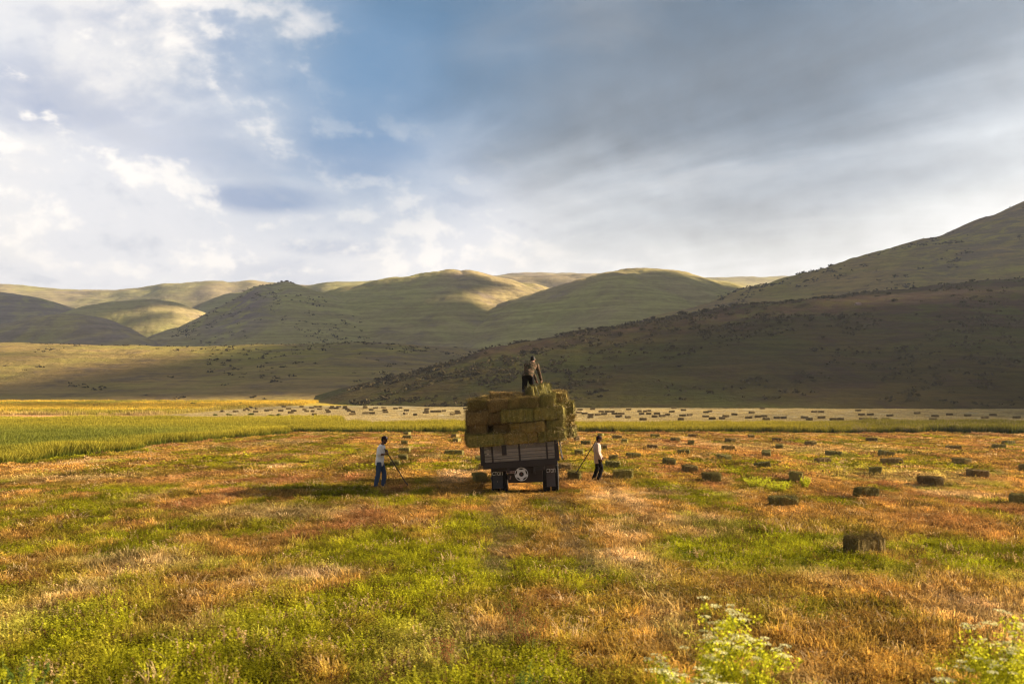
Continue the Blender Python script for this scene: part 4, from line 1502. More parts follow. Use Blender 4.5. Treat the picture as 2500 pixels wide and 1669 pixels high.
def tyre_mesh(w=0.24, R=0.48):
    mb = MB()
    prof = [(0.27, -w * 0.40), (0.34, -w * 0.48), (0.42, -w * 0.5), (R - 0.02, -w * 0.44), (R, -w * 0.33), (R, w * 0.33), (R - 0.02, w * 0.44), (0.42, w * 0.5), (0.34, w * 0.48), (0.27, w * 0.40), (0.27, -w * 0.40)]
    seg = 40
    rings = []
    for r_, xx in prof:
        rings.append([Vector((xx, r_ * math.cos(2 * PI * j / seg), r_ * math.sin(2 * PI * j / seg))) for j in range(seg)])
    mb.loft(rings, cap=False)
    for j in range(seg):                                            # tread lugs
        a = 2 * PI * j / seg
        m = Matrix.Rotation(a, 3, 'X')
        for sx in (-1, 1):
            mb.box(m @ Vector((sx * w * 0.22, R + 0.004, 0)), (w * 0.38, 0.03, 0.035), m @ Matrix.Rotation(sx * 0.35, 3, 'Y'))
    return mb.mesh('tyre')


def rim_mesh(w=0.22):
    mb = MB().disc((0, 0, 0), 0.20, 0.275, -w / 2, w / 2, 28, 'X').disc((0, 0, 0), 0.07, 0.22, -0.03, 0.02, 28, 'X').disc((0, 0, 0), 0.0, 0.085, -0.09, 0.05, 20, 'X')
    for j in range(8):
        a = 2 * PI * j / 8
        mb.tube([(-0.05, 0.13 * math.cos(a), 0.13 * math.sin(a)), (0.04, 0.13 * math.cos(a), 0.13 * math.sin(a))], 0.015, 6, False)
    return mb.mesh('rim')


TYRE, RIM = tyre_mesh(), rim_mesh()
for (wx, wy) in ((-0.86, 0), (-0.59, 0), (1.07, 0), (0.80, 0), (-0.80, 4.3), (0.98, 4.3)):
    wh = obj('wheel', None, None, truck, (wx, wy, 0.48), Euler((rnd.random() * 6, 0, 0)))
    obj('tyre', TYRE, M['rubber'], wh)
    obj('rim', RIM, M['frame'], wh)

# mud flaps with their lettering
for s, mat, wd, x0, zt, zb in ((-1, 'flap', 0.32, -0.77, 0.90, 0.20), (1, 'flap2', 0.28, 0.93, 0.88, 0.20)):
    mb = MB()
    rows = []
    for i in range(7):
        t = i / 6
        yy = -0.56 - 0.06 * t * t + 0.012 * math.sin(3 * t)
        zz = zt + (zb - zt) * t
        rows.append([Vector((x0 - wd / 2, yy - 0.006, zz)), Vector((x0 + wd / 2, yy - 0.006, zz)), Vector((x0 + wd / 2, yy + 0.006, zz)), Vector((x0 - wd / 2, yy + 0.006, zz))])
    mb.loft(rows)
    fl = tpart('mud_flap', mb, mat, bev=0)
    fl['label'] = 'black mud flap lettered in white' if s < 0 else 'dusty mud flap lettered in white'
    tm = text_mesh('CTO\u041f', 0.145, 'lettering')
    lt = obj('lettering', tm, M['white'], fl, (x0 + (0.0 if s < 0 else 0.01), -0.577, 0.665 if s < 0 else 0.70), Euler((PI / 2, 0, 0)))
    lt.scale = (0.86 * wd / 0.33, 1.12, 1)
    if s < 0:
        obj('clamp_strip', MB().box((x0, -0.632, 0.215), (wd, 0.02, 0.018)).mesh('clamp_strip'), M['steel'], fl)
        obj('rivet', MB().ell((x0 - 0.01, -0.600, 0.42), (0.017, 0, 0), (0, 0.008, 0), (0, 0, 0.017), 10, 6).mesh('rivet'), M['plate'], fl)

# silver hub cap hung at the middle, badge plate beside it
hub = obj('hub_cap', None, None, truck, (-0.005, -0.80, 0.645))
mb = MB().disc((0, 0, 0), 0.195, 0.213, -0.035, 0.03, 40).disc((0, 0, 0), 0.075, 0.205, -0.02, 0.012, 40)
obj('cap_disc', mb.mesh('cap_disc'), M['silver'], hub)
obj('hub_centre', MB().disc((0, 0, 0), 0.0, 0.08, -0.015, 0.02, 28).mesh('hub_centre'), M['black'], hub)
obj('badge', MB().ell((0, -0.02, 0.015), (0.022, 0, 0), (0, 0.006, 0), (0, 0, 0.009), 12, 6).mesh('badge'), M['red'], hub)
slot = MB()
sl_ring = []
for yy in (-0.026, -0.012):
    ring = []
    for j in range(13):
        a = -0.42 + 0.84 * j / 12
        ring.append(Vector((0.192 * math.sin(a), yy, 0.192 * math.cos(a))))
    for j in range(13):
        a = 0.42 - 0.84 * j / 12
        rr_ = 0.175 - 0.030 * math.cos(a / 0.42 * PI / 2) ** 1.0
        ring.append(Vector((rr_ * math.sin(a), yy, rr_ * math.cos(a))))
    sl_ring.append(ring)
slot.loft(sl_ring)
SLOT = slot.mesh('slot')
for j in range(5):
    obj('slot', SLOT, M['black'], hub, None, Euler((0, 2 * PI * j / 5, 0)))
pl = tpart('badge_plate', MB().box((-0.34, -0.79, 0.72), (0.30, 0.012, 0.085)), 'plate', bev=0.003)
tl = obj('lettering', text_mesh('STRA', 0.085, 'lettering'), M['black'], pl, (-0.305, -0.799, 0.72), Euler((PI / 2, 0, 0)))
tpart('tie_rod', MB().tube([(0.2, -0.74, 0.66), (0.46, -0.74, 0.67)], 0.012, 8), 'frame', bev=0)
tpart('valve_stub', MB().tube([(0.44, -0.76, 0.64), (0.44, -0.76, 0.71)], 0.012, 8), 'steel', bev=0)
tpart('bracket', MB().box((-0.36, -0.72, 0.54), (0.035, 0.03, 0.12), Matrix.Rotation(0.3, 3, 'Y')), 'plate')
for xx, z0, z1 in ((0.60, 0.79, 0.90), (0.75, 0.60, 0.92), (0.79, 0.60, 0.92), (0.57, 0.80, 0.88)):
    tpart('hanging_strap', MB().box((xx, -0.66, (z0 + z1) / 2), (0.02, 0.012, z1 - z0)), 'frame', bev=0)

# cargo bed
tpart('bed_floor', MB().box((0, 1.45, 1.10), (2.42, 4.6, 0.06)), 'wood', rot=BR)
tpart('rear_beam', MB().box((0.0, -0.84, 0.975), (2.36, 0.14, 0.20)), 'frame', rot=BR)
for q in range(5):
    tpart('cross_bearer', MB().box((0, -0.4 + q * 1.0, 1.02), (2.3, 0.09, 0.12)), 'frame', rot=BR)
tg = obj('tailgate', None, None, truck, None, BR)
zz = 1.085
for q, h in enumerate((0.095, 0.075, 0.105, 0.12, 0.14)):
    p = MB().box((0.0, 0, 0), (2.22, 0.035, h - 0.015))
    bevel(obj('plank', p.mesh('plank'), M['wood'], tg, (0.0 + 0.004 * ((q % 3) - 1), -0.86 - 0.003 * (q % 2), zz + h / 2)), 0.006)
    zz += h
for xx, wd, z0, z1 in ((-0.86, 0.055, 1.06, 1.62), (0.0, 0.06, 1.04, 1.62), (0.87, 0.055, 1.06, 1.62)):
    bevel(obj('strap', MB().box((xx, -0.888, (z0 + z1) / 2), (wd, 0.018, z1 - z0)).mesh('strap'), M['frame'], tg), 0.004)
bevel(obj('latch_plate', MB().box((-0.48, -0.89, 1.44), (0.145, 0.022, 0.31)).mesh('latch_plate'), M['frame'], tg), 0.004)
for s in (-1, 1):
    bevel(obj('hinge', MB().tube([(s * 1.1, -0.93, 1.07), (s * 1.1, -0.86, 1.07)], 0.028, 10, False).mesh('hinge'), M['frame'], tg), 0.003)
for s in (-1, 1):
    sb = obj('side_board', None, None, truck, None, BR)
    zz = 1.10
    for q, h in enumerate((0.12, 0.12, 0.14, 0.14)):
        bevel(obj('plank', MB().box((s * 1.185, 1.45, zz + h / 2), (0.035, 4.55, h - 0.01)).mesh('plank'), M['wood'], sb), 0.005)
        zz += h
    for yy in (-0.80, 0.7, 2.2, 3.7):
        bevel(obj('stake', MB().box((s * 1.222, yy, 1.32), (0.05, 0.10, 0.66)).mesh('stake'), M['frame'], sb), 0.006)
    bevel(obj('corner_post', MB().box((s * 1.17, -0.875, 1.33), (0.11, 0.05, 0.66)).mesh('corner_post'), M['frame'], sb), 0.008)
tpart('headboard', MB().box((0, 3.72, 1.55), (2.4, 0.05, 0.9)), 'wood', rot=BR)
tpart('latch_bar', MB().tube([(1.29, -0.80, 1.70), (1.31, -0.82, 1.35), (1.34, -0.84, 1.06)], [0.02, 0.022, 0.03], 8), 'frame', rot=BR, bev=0)
tpart('loose_rope', MB().tube([(1.27, -0.86, 1.62), (1.32, -0.88, 1.48), (1.28, -0.87, 1.32), (1.33, -0.87, 1.15), (1.30, -0.87, 1.02)], 0.012, 7), 'twine', rot=BR, bev=0)
# cab, mostly hidden by the load
cab = obj('cab', None, None, truck)
cb = MB()
prof = [(3.95, 0.85), (5.75, 0.85), (5.80, 1.45), (5.10, 1.62), (4.85, 2.28), (4.0, 2.32)]
cb.loft([[Vector((s * 1.02, a, b)) for a, b in prof] for s in (-1, 1)])
bevel(obj('shell', cb.mesh('shell'), M['cab'], cab), 0.06, 3)
obj('rear_window', MB().box((0, 3.94, 1.98), (1.1, 0.02, 0.36)).mesh('rear_window'), M['glass'], cab)
for s in (-1, 1):
    obj('side_window', MB().box((s * 1.025, 4.5, 1.92), (0.02, 0.62, 0.42)).mesh('side_window'), M['glass'], cab)
    bevel(obj('door', MB().box((s * 1.028, 4.5, 1.30), (0.02, 0.75, 0.75)).mesh('door'), M['cab'], cab), 0.005)
    bevel(obj('fender', MB().box((s * 0.92, 4.35, 1.03), (0.34, 1.25, 0.10)).mesh('fender'), M['cab'], cab), 0.03)

# ------------------------------------------------------------------ the load: every bale is a thing of its own
def load_bale(x0, y0, x1, y1, lab, mk, tilt=-4.0, deep=False, dback=0.0, yaw=0.0, pitch=0.0):
    """rectangle measured on the rear of the load, photo enlarged 7.577 times from (1110, 920)"""
    d = 28.0 + dback
    sc = FPX / d
    cx, cz = (x0 + x1) / 2, (y0 + y1) / 2
    X = (cx / 7.577 + 1110 - 1250) / sc
    Z = CAM_H - (cz / 7.577 + 920 - HY) / sc
    w, h = (x1 - x0) / 7.577 / sc, (y1 - y0) / 7.577 / sc
    rr = random.Random(int(x0 * 7 + y0 * 3))
    me = rr.choice(NEARM[mk])
    yaw += rr.uniform(-.07, .07)
    tilt += rr.uniform(-1.8, 1.8)
    if deep:
        b = obj('hay_bale', me, None, None, (X, d + 0.46, Z), Euler((pitch, math.radians(tilt), PI / 2 + yaw), 'ZXY'))
        b.rotation_euler = (Matrix.Rotation(math.radians(tilt), 3, 'Y') @ Matrix.Rotation(PI / 2 + yaw, 3, 'Z')).to_euler()
        b.scale = (1.0, w / BW * 1.03, h / BH * 1.05)
        b.location.y += rr.uniform(-.07, .05)
    else:
        b = obj('hay_bale', me, None, None, (X, d + 0.23, Z))
        b.rotation_euler = (Matrix.Rotation(math.radians(tilt), 3, 'Y') @ Matrix.Rotation(yaw, 3, 'Z') @ Matrix.Rotation(pitch, 3, 'X')).to_euler()
        b.scale = (w / BL * 1.03, 1.0, h / BH * 1.05)
        b.location.y += rr.uniform(-.07, .05)
    tag(b, lab, 'hay bale', 'bales stacked on the truck')
    add_twine(b)
    return b


LOAD = [
    (240, 1075, 905, 1285, 'bottom tier of the load, sagging bale overhanging the left corner of the bed', 'hay_green', -5, False, -0.05),
    (905, 1040, 1535, 1232, 'bottom tier of the load, middle bale above the tailgate', 'hay', -4, False, -0.02),
    (1540, 985, 2060, 1185, 'bottom tier of the load, right bale of the rear row', 'hay_green', -4, False, 0.0),
    (300, 885, 590, 1060, 'second tier of the load, short end of the leftmost bale', 'hay_brown', -3, True, 0.0),
    (720, 875, 1005, 1040, 'second tier of the load, set-back bale end right of the dark gap', 'hay_brown', -3, True, 0.22),
    (1035, 845, 1680, 1020, 'second tier of the load, long bale right of the middle', 'hay', -4, False, 0.02),
    (1690, 795, 2025, 975, 'second tier of the load, rightmost bale end of the rear row', 'hay_green', -4, True, 0.05),
    (228, 645, 615, 880, 'third tier of the load, grooved leftmost bale', 'hay_brown', -3, True, -0.06),
    (618, 660, 860, 865, 'third tier of the load, narrow bale end second from left', 'hay_brown', -3, True, 0.0),
    (858, 605, 1445, 830, 'third tier of the load, long bale in the middle', 'hay_green', -4, False, -0.04),
    (1448, 560, 2035, 785, 'third tier of the load, long bale at the right', 'hay_green', -5, False, 0.0),
    (262, 432, 612, 640, 'fourth tier of the load, leftmost bale under the open sky', 'hay', -3, True, 0.0),
    (618, 430, 965, 645, 'fourth tier of the load, reddish bale second from left', 'hay_brown', -4, True, -0.03),
    (960, 402, 1212, 612, 'fourth tier of the load, bale end in the middle', 'hay', -4, True, 0.05),
    (1210, 382, 1562, 592, 'fourth tier of the load, shaggy bale right of the middle', 'hay', -4, True, 0.0),
    (1570, 345, 1862, 565, 'fourth tier of the load, rightmost bale end of the rear row', 'hay_green', -4, True, 0.02),
    (668, 292, 1242, 425, 'loose reddish bale lying alone on top left of the load', 'hay_brown', -1, False, 0.35),
]
for a in LOAD:
    load_bale(*a[:4], a[4], a[5], a[6], a[7], a[8])
hb = obj('hay_bale', NEARM['hay_green'][1], None, None, (0.87, 28.72, 3.27))
hb.rotation_euler = (Matrix.Rotation(math.radians(-13), 3, 'Y') @ Matrix.Rotation(math.radians(28), 3, 'Z') @ Matrix.Rotation(math.radians(-10), 3, 'X')).to_euler()
hb.scale = (0.82, 1, 1.0)
tag(hb, "topmost tilted bale at the standing man's hands", 'hay bale', 'bales stacked on the truck')
for s in (-1, 1):
    obj('twine', TWINE_PALE, M['twine_pale'], hb, (s * BL * 0.22, 0, 0))
# flank rows along the bed
tiers = [('bottom', 1.80, 1.80, 'hay_green'), ('second', 2.17, 1.70, 'hay'), ('third', 2.57, 1.68, 'hay_green'), ('fourth', 2.94, 1.42, 'hay')]
rowname = ['behind the rear row', 'amidships', 'near the cab']
for ti, (tn, tz, tx, mk) in enumerate(tiers):
    for ri in range(3):
        rr = random.Random(50 + ti * 5 + ri)
        for side in (-1, 1):
            if side < 0 and ri > 1:
                continue
            b = obj('hay_bale', rr.choice(NEARM[mk]), None, None)
            xl = side * (tx - 0.46 + rr.uniform(-.06, .06)) - (0.12 if side < 0 else 0)
            if side < 0:
                xl = -(tx if ti != 3 else 1.3) + 0.40 + rr.uniform(-.05, .05)
            b.location = (TX + xl, 29.35 + ri * 1.05 + rr.uniform(-.04, .04) + (0.35 if ti > 1 and side < 0 else 0), TZ + tz - (0.0 if side < 0 else -0.02) + xl * math.sin(-BROLL) + 0.04)
            b.rotation_euler = (Matrix.Rotation(BROLL + rr.uniform(-.03, .03), 3, 'Y') @ Matrix.Rotation(rr.uniform(-.12, .12), 3, 'Z')).to_euler()
            b.scale = (1.0, 2.05, 1.08)
            tag(b, 'bale on the %s flank of the load, %s tier, %s' % ('right' if side > 0 else 'left', tn, rowname[ri]), 'hay bale', 'bales stacked on the truck')
for q, xx in enumerate((-0.55, 0.15, 0.80)):
    b = obj('hay_bale', NEARM['hay'][q], None, None, (TX + xx, 29.5, TZ + 2.93 + xx * math.sin(-BROLL)), Euler((0, BROLL, PI / 2)))
    b.scale = (1.1, 1.45, 1.05)
    tag(b, ('hay bale in the top tier left of where the man stands', 'hay bale in the top tier that the man stands on', 'hay bale in the top tier under the tilted topmost bale')[q], 'hay bale', 'bales stacked on the truck')
# wisps of hay hanging from the load
wr = random.Random(3)
mb = MB()
for _ in range(620):
    side = wr.random()
    if side < 0.6:
        p = Vector((TX + wr.uniform(-1.5, 1.5), 27.98 + wr.uniform(-.04, .05), 0))
        p.z = wr.choice((1.62, 1.98, 2.35, 2.72)) + 0.07 * p.x + wr.uniform(-.06, .10)
    else:
        p = Vector((TX + 1.62 + wr.uniform(-.15, .22), 28.3 + wr.uniform(0, 1.6), wr.uniform(1.7, 3.15)))
        if p.z > 2.75:
            p.x -= 0.3
    d = Vector((wr.gauss(0, 1), wr.gauss(0, .7) - 0.2, wr.gauss(0, 0.8) - 0.25)).normalized()
    ln = wr.uniform(0.05, 0.17)
    w = d.cross(Vector((wr.gauss(0, 1), wr.gauss(0, 1), wr.gauss(0, 1)))).normalized() * 0.0042
    mb.quad(p - w, p + w, p + d * ln + w * .5, p + d * ln - w * .5)
stuff(obj('loose_hay', mb.mesh('loose_hay'), M['straw']), 'loose stalks hanging out between the bales of the load')

# ------------------------------------------------------------------ people
def ering(c, a, b, n=18):
    return [c + a * math.cos(2 * PI * j / n) + b * math.sin(2 * PI * j / n) for j in range(n)]


def torso_rings(J, grow=0.0, hem=0.0, neck=True):
    pel, chest, nk = Vector(J['pelvis']), Vector(J['chest']), Vector(J['neck'])
    rp = (Vector(J['hip_r']) - Vector(J['hip_l'])).normalized()
    rc = (Vector(J['sho_r']) - Vector(J['sho_l'])).normalized()
    up0 = (chest - pel).normalized()
    up1 = (nk - chest).normalized()
    f0, f1 = up0.cross(rp).normalized(), up1.cross(rc).normalized()
    R = []
    sw = (Vector(J['sho_r']) - Vector(J['sho_l'])).length / 2
    for c, r, f, w, d in ((pel - up0 * (0.10 + hem), rp, f0, 0.160, 0.115), (pel, rp, f0, 0.172, 0.122), (pel.lerp(chest, 0.40), rp.lerp(rc, .4).normalized(), f0, 0.155, 0.108),
                          (pel.lerp(chest, 0.75), rp.lerp(rc, .75).normalized(), f0, 0.172, 0.120), (chest, rc, f1, 0.185, 0.125), (chest.lerp(nk, 0.55), rc, f1, sw * 0.92, 0.105),
                          (chest.lerp(nk, 0.85), rc, f1, sw * 0.62, 0.075), (nk - up1 * 0.005, rc, f1, 0.066, 0.062)):
        R.append(ering(c, r * (w + grow), f * (d + grow)))
    if neck:
        hd = Vector(J['head'])
        R.append(ering(nk.lerp(hd, 0.45), rc * 0.054, f1 * 0.056))
        R.append(ering(nk.lerp(hd, 0.75), rc * 0.052, f1 * 0.054))
    return R


def hand(mb, wrist, d, palm_n, curl=0.6, thumb=1):
    """palm, four unequal bent fingers and a thumb leaving the side of the palm"""
    d = Vector(d).normalized()
    n = Vector(palm_n)
    n = (n - d * n.dot(d)).normalized()
    s = d.cross(n)
    w = Vector(wrist)
    mb.loft([ering(w, s * 0.026, n * 0.020, 12), ering(w + d * 0.035, s * 0.038, n * 0.017, 12), ering(w + d * 0.085, s * 0.041, n * 0.014, 12)])
    for i, (off, ln) in enumerate(((-0.030, 0.068), (-0.010, 0.080), (0.011, 0.076), (0.031, 0.060))):
        p0 = w + d * 0.080 + s * off
        d1 = (d * math.cos(curl) + n * math.sin(curl)).normalized()
        d2 = (d * math.cos(curl * 2.2) + n * math.sin(curl * 2.2)).normalized()
        p1 = p0 + d1 * ln * 0.5
        p2 = p1 + d2 * ln * 0.55
        mb.tube([p0, p1, p2], [0.0095, 0.009, 0.0078], 8)
    t0 = w + d * 0.028 + s * (-0.030 * thumb)
    t1 = t0 + (d * 0.6 - s * thumb * 0.75 + n * 0.35).normalized() * 0.038
    t2 = t1 + (d * 0.8 + n * 0.6).normalized() * 0.032
    mb.tube([t0, t1, t2], [0.013, 0.011, 0.009], 8)


def make_person(name, label, J, mats, loc, yaw, look, cap=True, sleeve='short', shirt_hem=0.06, beard=False, hemdrop=0.0):
    root = obj(name, None, None, None, loc, Euler((0, 0, yaw)))
    tag(root, label, 'person')
    V = {k: Vector(v) for k, v in J.items()}
    body = MB()
    body.loft(torso_rings(J, -0.01))
    hd = V['head']
    f = Vector(look).normalized()
    nk = V['neck']
    up = (hd - nk).normalized()
    up = (up + Vector((0, 0, 0.8))).normalized()
    f = (f - up * f.dot(up)).normalized()
    sd = f.cross(up)
    body.ell(hd + up * 0.02, sd * 0.076, f * 0.096, up * 0.108)
    body.ell(hd - up * 0.055 + f * 0.030, sd * 0.058, f * 0.062, up * 0.062)               # jaw
    body.tube([hd + f * 0.088 + up * 0.015, hd + f * 0.112 - up * 0.022], [0.010, 0.016], 8)  # nose
    body.tube([hd + f * 0.086 - up * 0.058 - sd * 0.018, hd + f * 0.086 - up * 0.058 + sd * 0.018], 0.009, 8)  # lips
    body.tube([hd + f * 0.080 + up * 0.038 - sd * 0.045, hd + f * 0.080 + up * 0.038 + sd * 0.045], 0.012, 8)  # brow
    for s in (-1, 1):
        body.ell(hd + sd * s * 0.079 - f * 0.004, sd * 0.012, f * 0.020, up * 0.032, 10, 6)   # ears
    for q in ('l', 'r'):
        S, E, W = V['sho_' + q], V['elb_' + q], V['wri_' + q]
        body.tube([S, S.lerp(E, .5), E, E.lerp(W, .35), W], [0.052, 0.047, 0.040, 0.040, 0.026], 12)
        hand(body, W, V.get('hdir_' + q, (W - E)), V.get('palm_' + q, Vector((0, 1, 0))), J.get('curl', (0.7,))[0] if isinstance(J.get('curl'), tuple) else 0.7, 1 if q == 'l' else -1)
        H, K, A = V['hip_' + q], V['kne_' + q], V['ank_' + q]
        body.tube([H, H.lerp(K, .5), K, K.lerp(A, .35), A], [0.082, 0.072, 0.056, 0.054, 0.036], 12)
        toe = V.get('toe_' + q, A + Vector((0, 0.13, -0.05)))
        body.tube([A - Vector((0, 0, 0.03)), toe], [0.036, 0.03], 10)
    me = remeshed(body, 'body', 0.0085, 3, 0.4)
    obj('body', me, M[mats['skin']], root)
    for s in (-1, 1):
        obj('eye', MB().ell(hd + f * 0.090 + up * 0.018 + sd * s * 0.030, sd * 0.011, f * 0.008, up * 0.008, 8, 6).mesh('eye'), M['hair'], root)
    # hair
    hb_ = MB()
    hb_.ell(hd + up * 0.035 - f * 0.014, sd * 0.083, f * 0.094, up * 0.100)
    hb_.ell(hd - up * 0.020 - f * 0.050, sd * 0.070, f * 0.050, up * 0.060)
    obj('hair', remeshed(hb_, 'hair', 0.010, 2, 0.6, 0.004, 30), M['hair'], root)
    if beard:
        bb = MB()
        bb.ell(hd - up * 0.080 + f * 0.034, sd * 0.060, f * 0.060, up * 0.045)
        obj('beard', remeshed(bb, 'beard', 0.010, 2, 0.6, 0.003, 30), M['hair'], root)
    # upper garment
    sh = MB()
    sh.loft(torso_rings(J, 0.022, hemdrop, neck=False))
    for q in ('l', 'r'):
        S, E, W = V['sho_' + q], V['elb_' + q], V['wri_' + q]
        if sleeve == 'short':
            sh.tube([S, S.lerp(E, .5), S.lerp(E, .92)], [0.072, 0.070, 0.072], 14)
        else:
            sh.tube([S, S.lerp(E, .5), E, E.lerp(W, .5), E.lerp(W, .96)], [0.074, 0.066, 0.060, 0.054, 0.046], 14)
    obj('shirt' if sleeve == 'short' else 'jacket', remeshed(sh, 'shirt', 0.013, 4, 0.6, 0.011, 7), M[mats['top']], root)
    # trousers
    tr = MB()
    tr.loft(torso_rings(J, 0.008, 0.04, neck=False)[:3])
    for q in ('l', 'r'):
        H, K, A = V['hip_' + q], V['kne_' + q], V['ank_' + q]
        tr.tube([H, H.lerp(K, .5), K, K.lerp(A, .5), A], [0.105, 0.096, 0.078, 0.076, 0.072], 14)
    obj('trousers', remeshed(tr, 'trousers', 0.013, 4, 0.6, 0.010, 7), M[mats['legs']], root)
    for q in ('l', 'r'):
        A = V['ank_' + q]
        toe = V.get('toe_' + q, A + Vector((0, 0.15, -0.055)))
        bt = MB()
        bt.tube([A + Vector((0, 0, 0.04)), A - Vector((0, 0, 0.035))], [0.050, 0.050], 12)
        bt.tube([A - Vector((0, 0.03, 0.055)), toe], [0.044, 0.038], 12)
        obj('boot', remeshed(bt, 'boot', 0.010, 2, 0.6), M['boot'], root)
        if mats.get('gaiter') == q:
            K = V['kne_' + q]
            obj('gaiter', remeshed(MB().tube([K.lerp(A, .05), K.lerp(A, .5), K.lerp(A, .95)], [0.085, 0.083, 0.075], 14), 'gaiter', 0.013, 3, 0.6, 0.012, 14), M['grey_cloth'], root)
    if cap:
        cp = obj('cap', None, None, root)
        cr = MB()
        rings = []
        c0 = hd + up * 0.045
        for i in range(8):
            th = (PI / 2) * i / 7.6
            rings.append([c0 + up * 0.102 * math.sin(th) + (sd * 0.092 * math.cos(2 * PI * j / 22) + f * 0.109 * math.sin(2 * PI * j / 22)) * math.cos(th) for j in range(22)])
        cr.loft(rings)
        obj('crown', cr.mesh('crown', True), M[mats['cap']], cp)
        vz = []
        for dz in (0, 0.006):
            ring = []
            for j in range(15):
                a = PI * j / 14
                ring.append(c0 + f * (0.075 + 0.105 * math.sin(a)) - sd * 0.080 * math.cos(a) + up * (0.012 - 0.012 * math.sin(a) + dz - 0.02 * abs(math.cos(a))))
            vz.append(ring)
        vm = MB().loft(vz)
        obj('visor', vm.mesh('visor'), M[mats.get('visor', mats['cap'])], cp)
        if mats.get('capfront'):
            pb = MB()
            ring = []
            for i in range(5):
                th = 0.15 + 0.85 * i / 4
                row = []
                for j in range(9):
                    a = -0.9 + 1.8 * j / 8
                    row.append(c0 + up * 0.105 * math.sin(th) + (sd * 0.0945 * math.sin(a) + f * 0.1125 * math.cos(a)) * math.cos(th))
                ring.append(row)
            for i in range(4):
                for j in range(8):
                    pb.quad(ring[i][j], ring[i][j + 1], ring[i + 1][j + 1], ring[i + 1][j])
            obj('front_panel', pb.mesh('front_panel', True), M[mats['capfront']], cp)
    return root


# local axes of a figure: x to its right, y forward, z up
x, y, z = ground_at(927, 1190)
LX, LY, LZ = x, y, z
jl = dict(pelvis=(0, 0.0, 0.93), chest=(0, 0.045, 1.30), neck=(0, 0.095, 1.50), head=(0, 0.155, 1.655), sho_l=(-0.19, 0.07, 1.445), sho_r=(0.19, 0.05, 1.445),
          elb_r=(0.235, 0.015, 1.165), wri_r=(0.15, 0.215, 1.175), elb_l=(-0.26, 0.09, 1.20), wri_l=(-0.05, 0.215, 1.285), hip_l=(-0.09, 0.02, 0.90), hip_r=(0.09, -0.01, 0.90),
          kne_l=(-0.11, 0.145, 0.50), kne_r=(0.11, -0.035, 0.50), ank_l=(-0.12, 0.105, 0.10), ank_r=(0.12, -0.125, 0.09), toe_l=(-0.13, 0.27, 0.035), toe_r=(0.13, 0.03, 0.035),
          hdir_r=(-0.5, 0.8, 0.1), palm_r=(-0.6, -0.3, 0.6), hdir_l=(0.6, 0.6, 0.1), palm_l=(0.5, -0.6, -0.5))
make_person('person', 'person in white t-shirt, blue jeans and cap holding a pitchfork left of the truck', jl,
            dict(skin='skin_dark', top='tshirt', legs='jeans', cap='cap_dark', capfront='cap_light', visor='cap_dark'), (LX, LY, LZ - 0.02), -PI / 2, (0, 1, 0.08), True, 'short', beard=True, hemdrop=0.05)

x, y, z = ground_at(1458, 1173.5)
RX, RY, RZ = x, y, z
jr = dict(pelvis=(0, 0.02, 0.87), chest=(0, 0.0, 1.20), neck=(0, 0.015, 1.40), head=(0, 0.06, 1.535), sho_l=(-0.185, 0.0, 1.345), sho_r=(0.185, -0.02, 1.345),
          elb_r=(0.23, 0.0, 1.06), wri_r=(0.21, 0.115, 0.83), elb_l=(-0.25, 0.08, 1.07), wri_l=(-0.22, 0.20, 0.87), hip_l=(-0.085, 0.03, 0.84), hip_r=(0.085, 0.01, 0.84),
          kne_l=(-0.10, 0.02, 0.46), kne_r=(0.10, 0.155, 0.48), ank_l=(-0.11, -0.11, 0.10), ank_r=(0.11, 0.04, 0.09), toe_l=(-0.12, 0.04, 0.035), toe_r=(0.12, 0.20, 0.035),
          hdir_r=(0, 0.2, -1), palm_r=(-1, 0.1, 0), hdir_l=(0, 0.3, -1), palm_l=(1, 0.1, 0))
make_person('person', 'person in pale shirt, black trousers and dark cap walking right of the truck', jr,
            dict(skin='skin_dark', top='shirt', legs='blackcloth', cap='cap_dark', capfront=None), (RX, RY, RZ + 0.0), -PI / 2, (0, 1, -0.05), True, 'long', hemdrop=0.12)

# the man on the load, back to the camera, bending to the right over the topmost bale
TXm, TYm, TZm = 0.455, 29.25, TZ + 2.93 + 0.02
jt = dict(pelvis=(0.07, -0.02, 0.88), chest=(0.16, 0.19, 1.14), neck=(0.225, 0.31, 1.29), head=(0.24, 0.40, 1.395), sho_l=(0.01, 0.27, 1.20), sho_r=(0.375, 0.24, 1.22),
          elb_r=(0.455, 0.30, 0.94), wri_r=(0.515, 0.36, 0.715), elb_l=(0.25, 0.40, 0.95), wri_l=(0.355, 0.42, 0.72), hip_l=(-0.02, -0.02, 0.84), hip_r=(0.16, -0.02, 0.85),
          kne_l=(-0.045, 0.06, 0.46), kne_r=(0.215, 0.14, 0.47), ank_l=(-0.005, -0.02, 0.09), ank_r=(0.22, 0.05, 0.09), toe_l=(0.0, 0.14, 0.035), toe_r=(0.24, 0.21, 0.035),
          hdir_r=(0.15, 0.25, -1), palm_r=(-0.6, 0.8, 0), hdir_l=(0.2, 0.25, -1), palm_l=(0.6, 0.8, 0))
make_person('person', 'person in camouflage jacket and black trousers standing on top of the hay load', jt,
            dict(skin='skin', top='camo', legs='blackcloth', gaiter='l'), (TXm, TYm, TZm), 0.0, (0.25, 1, -0.45), False, 'long', hemdrop=0.03)


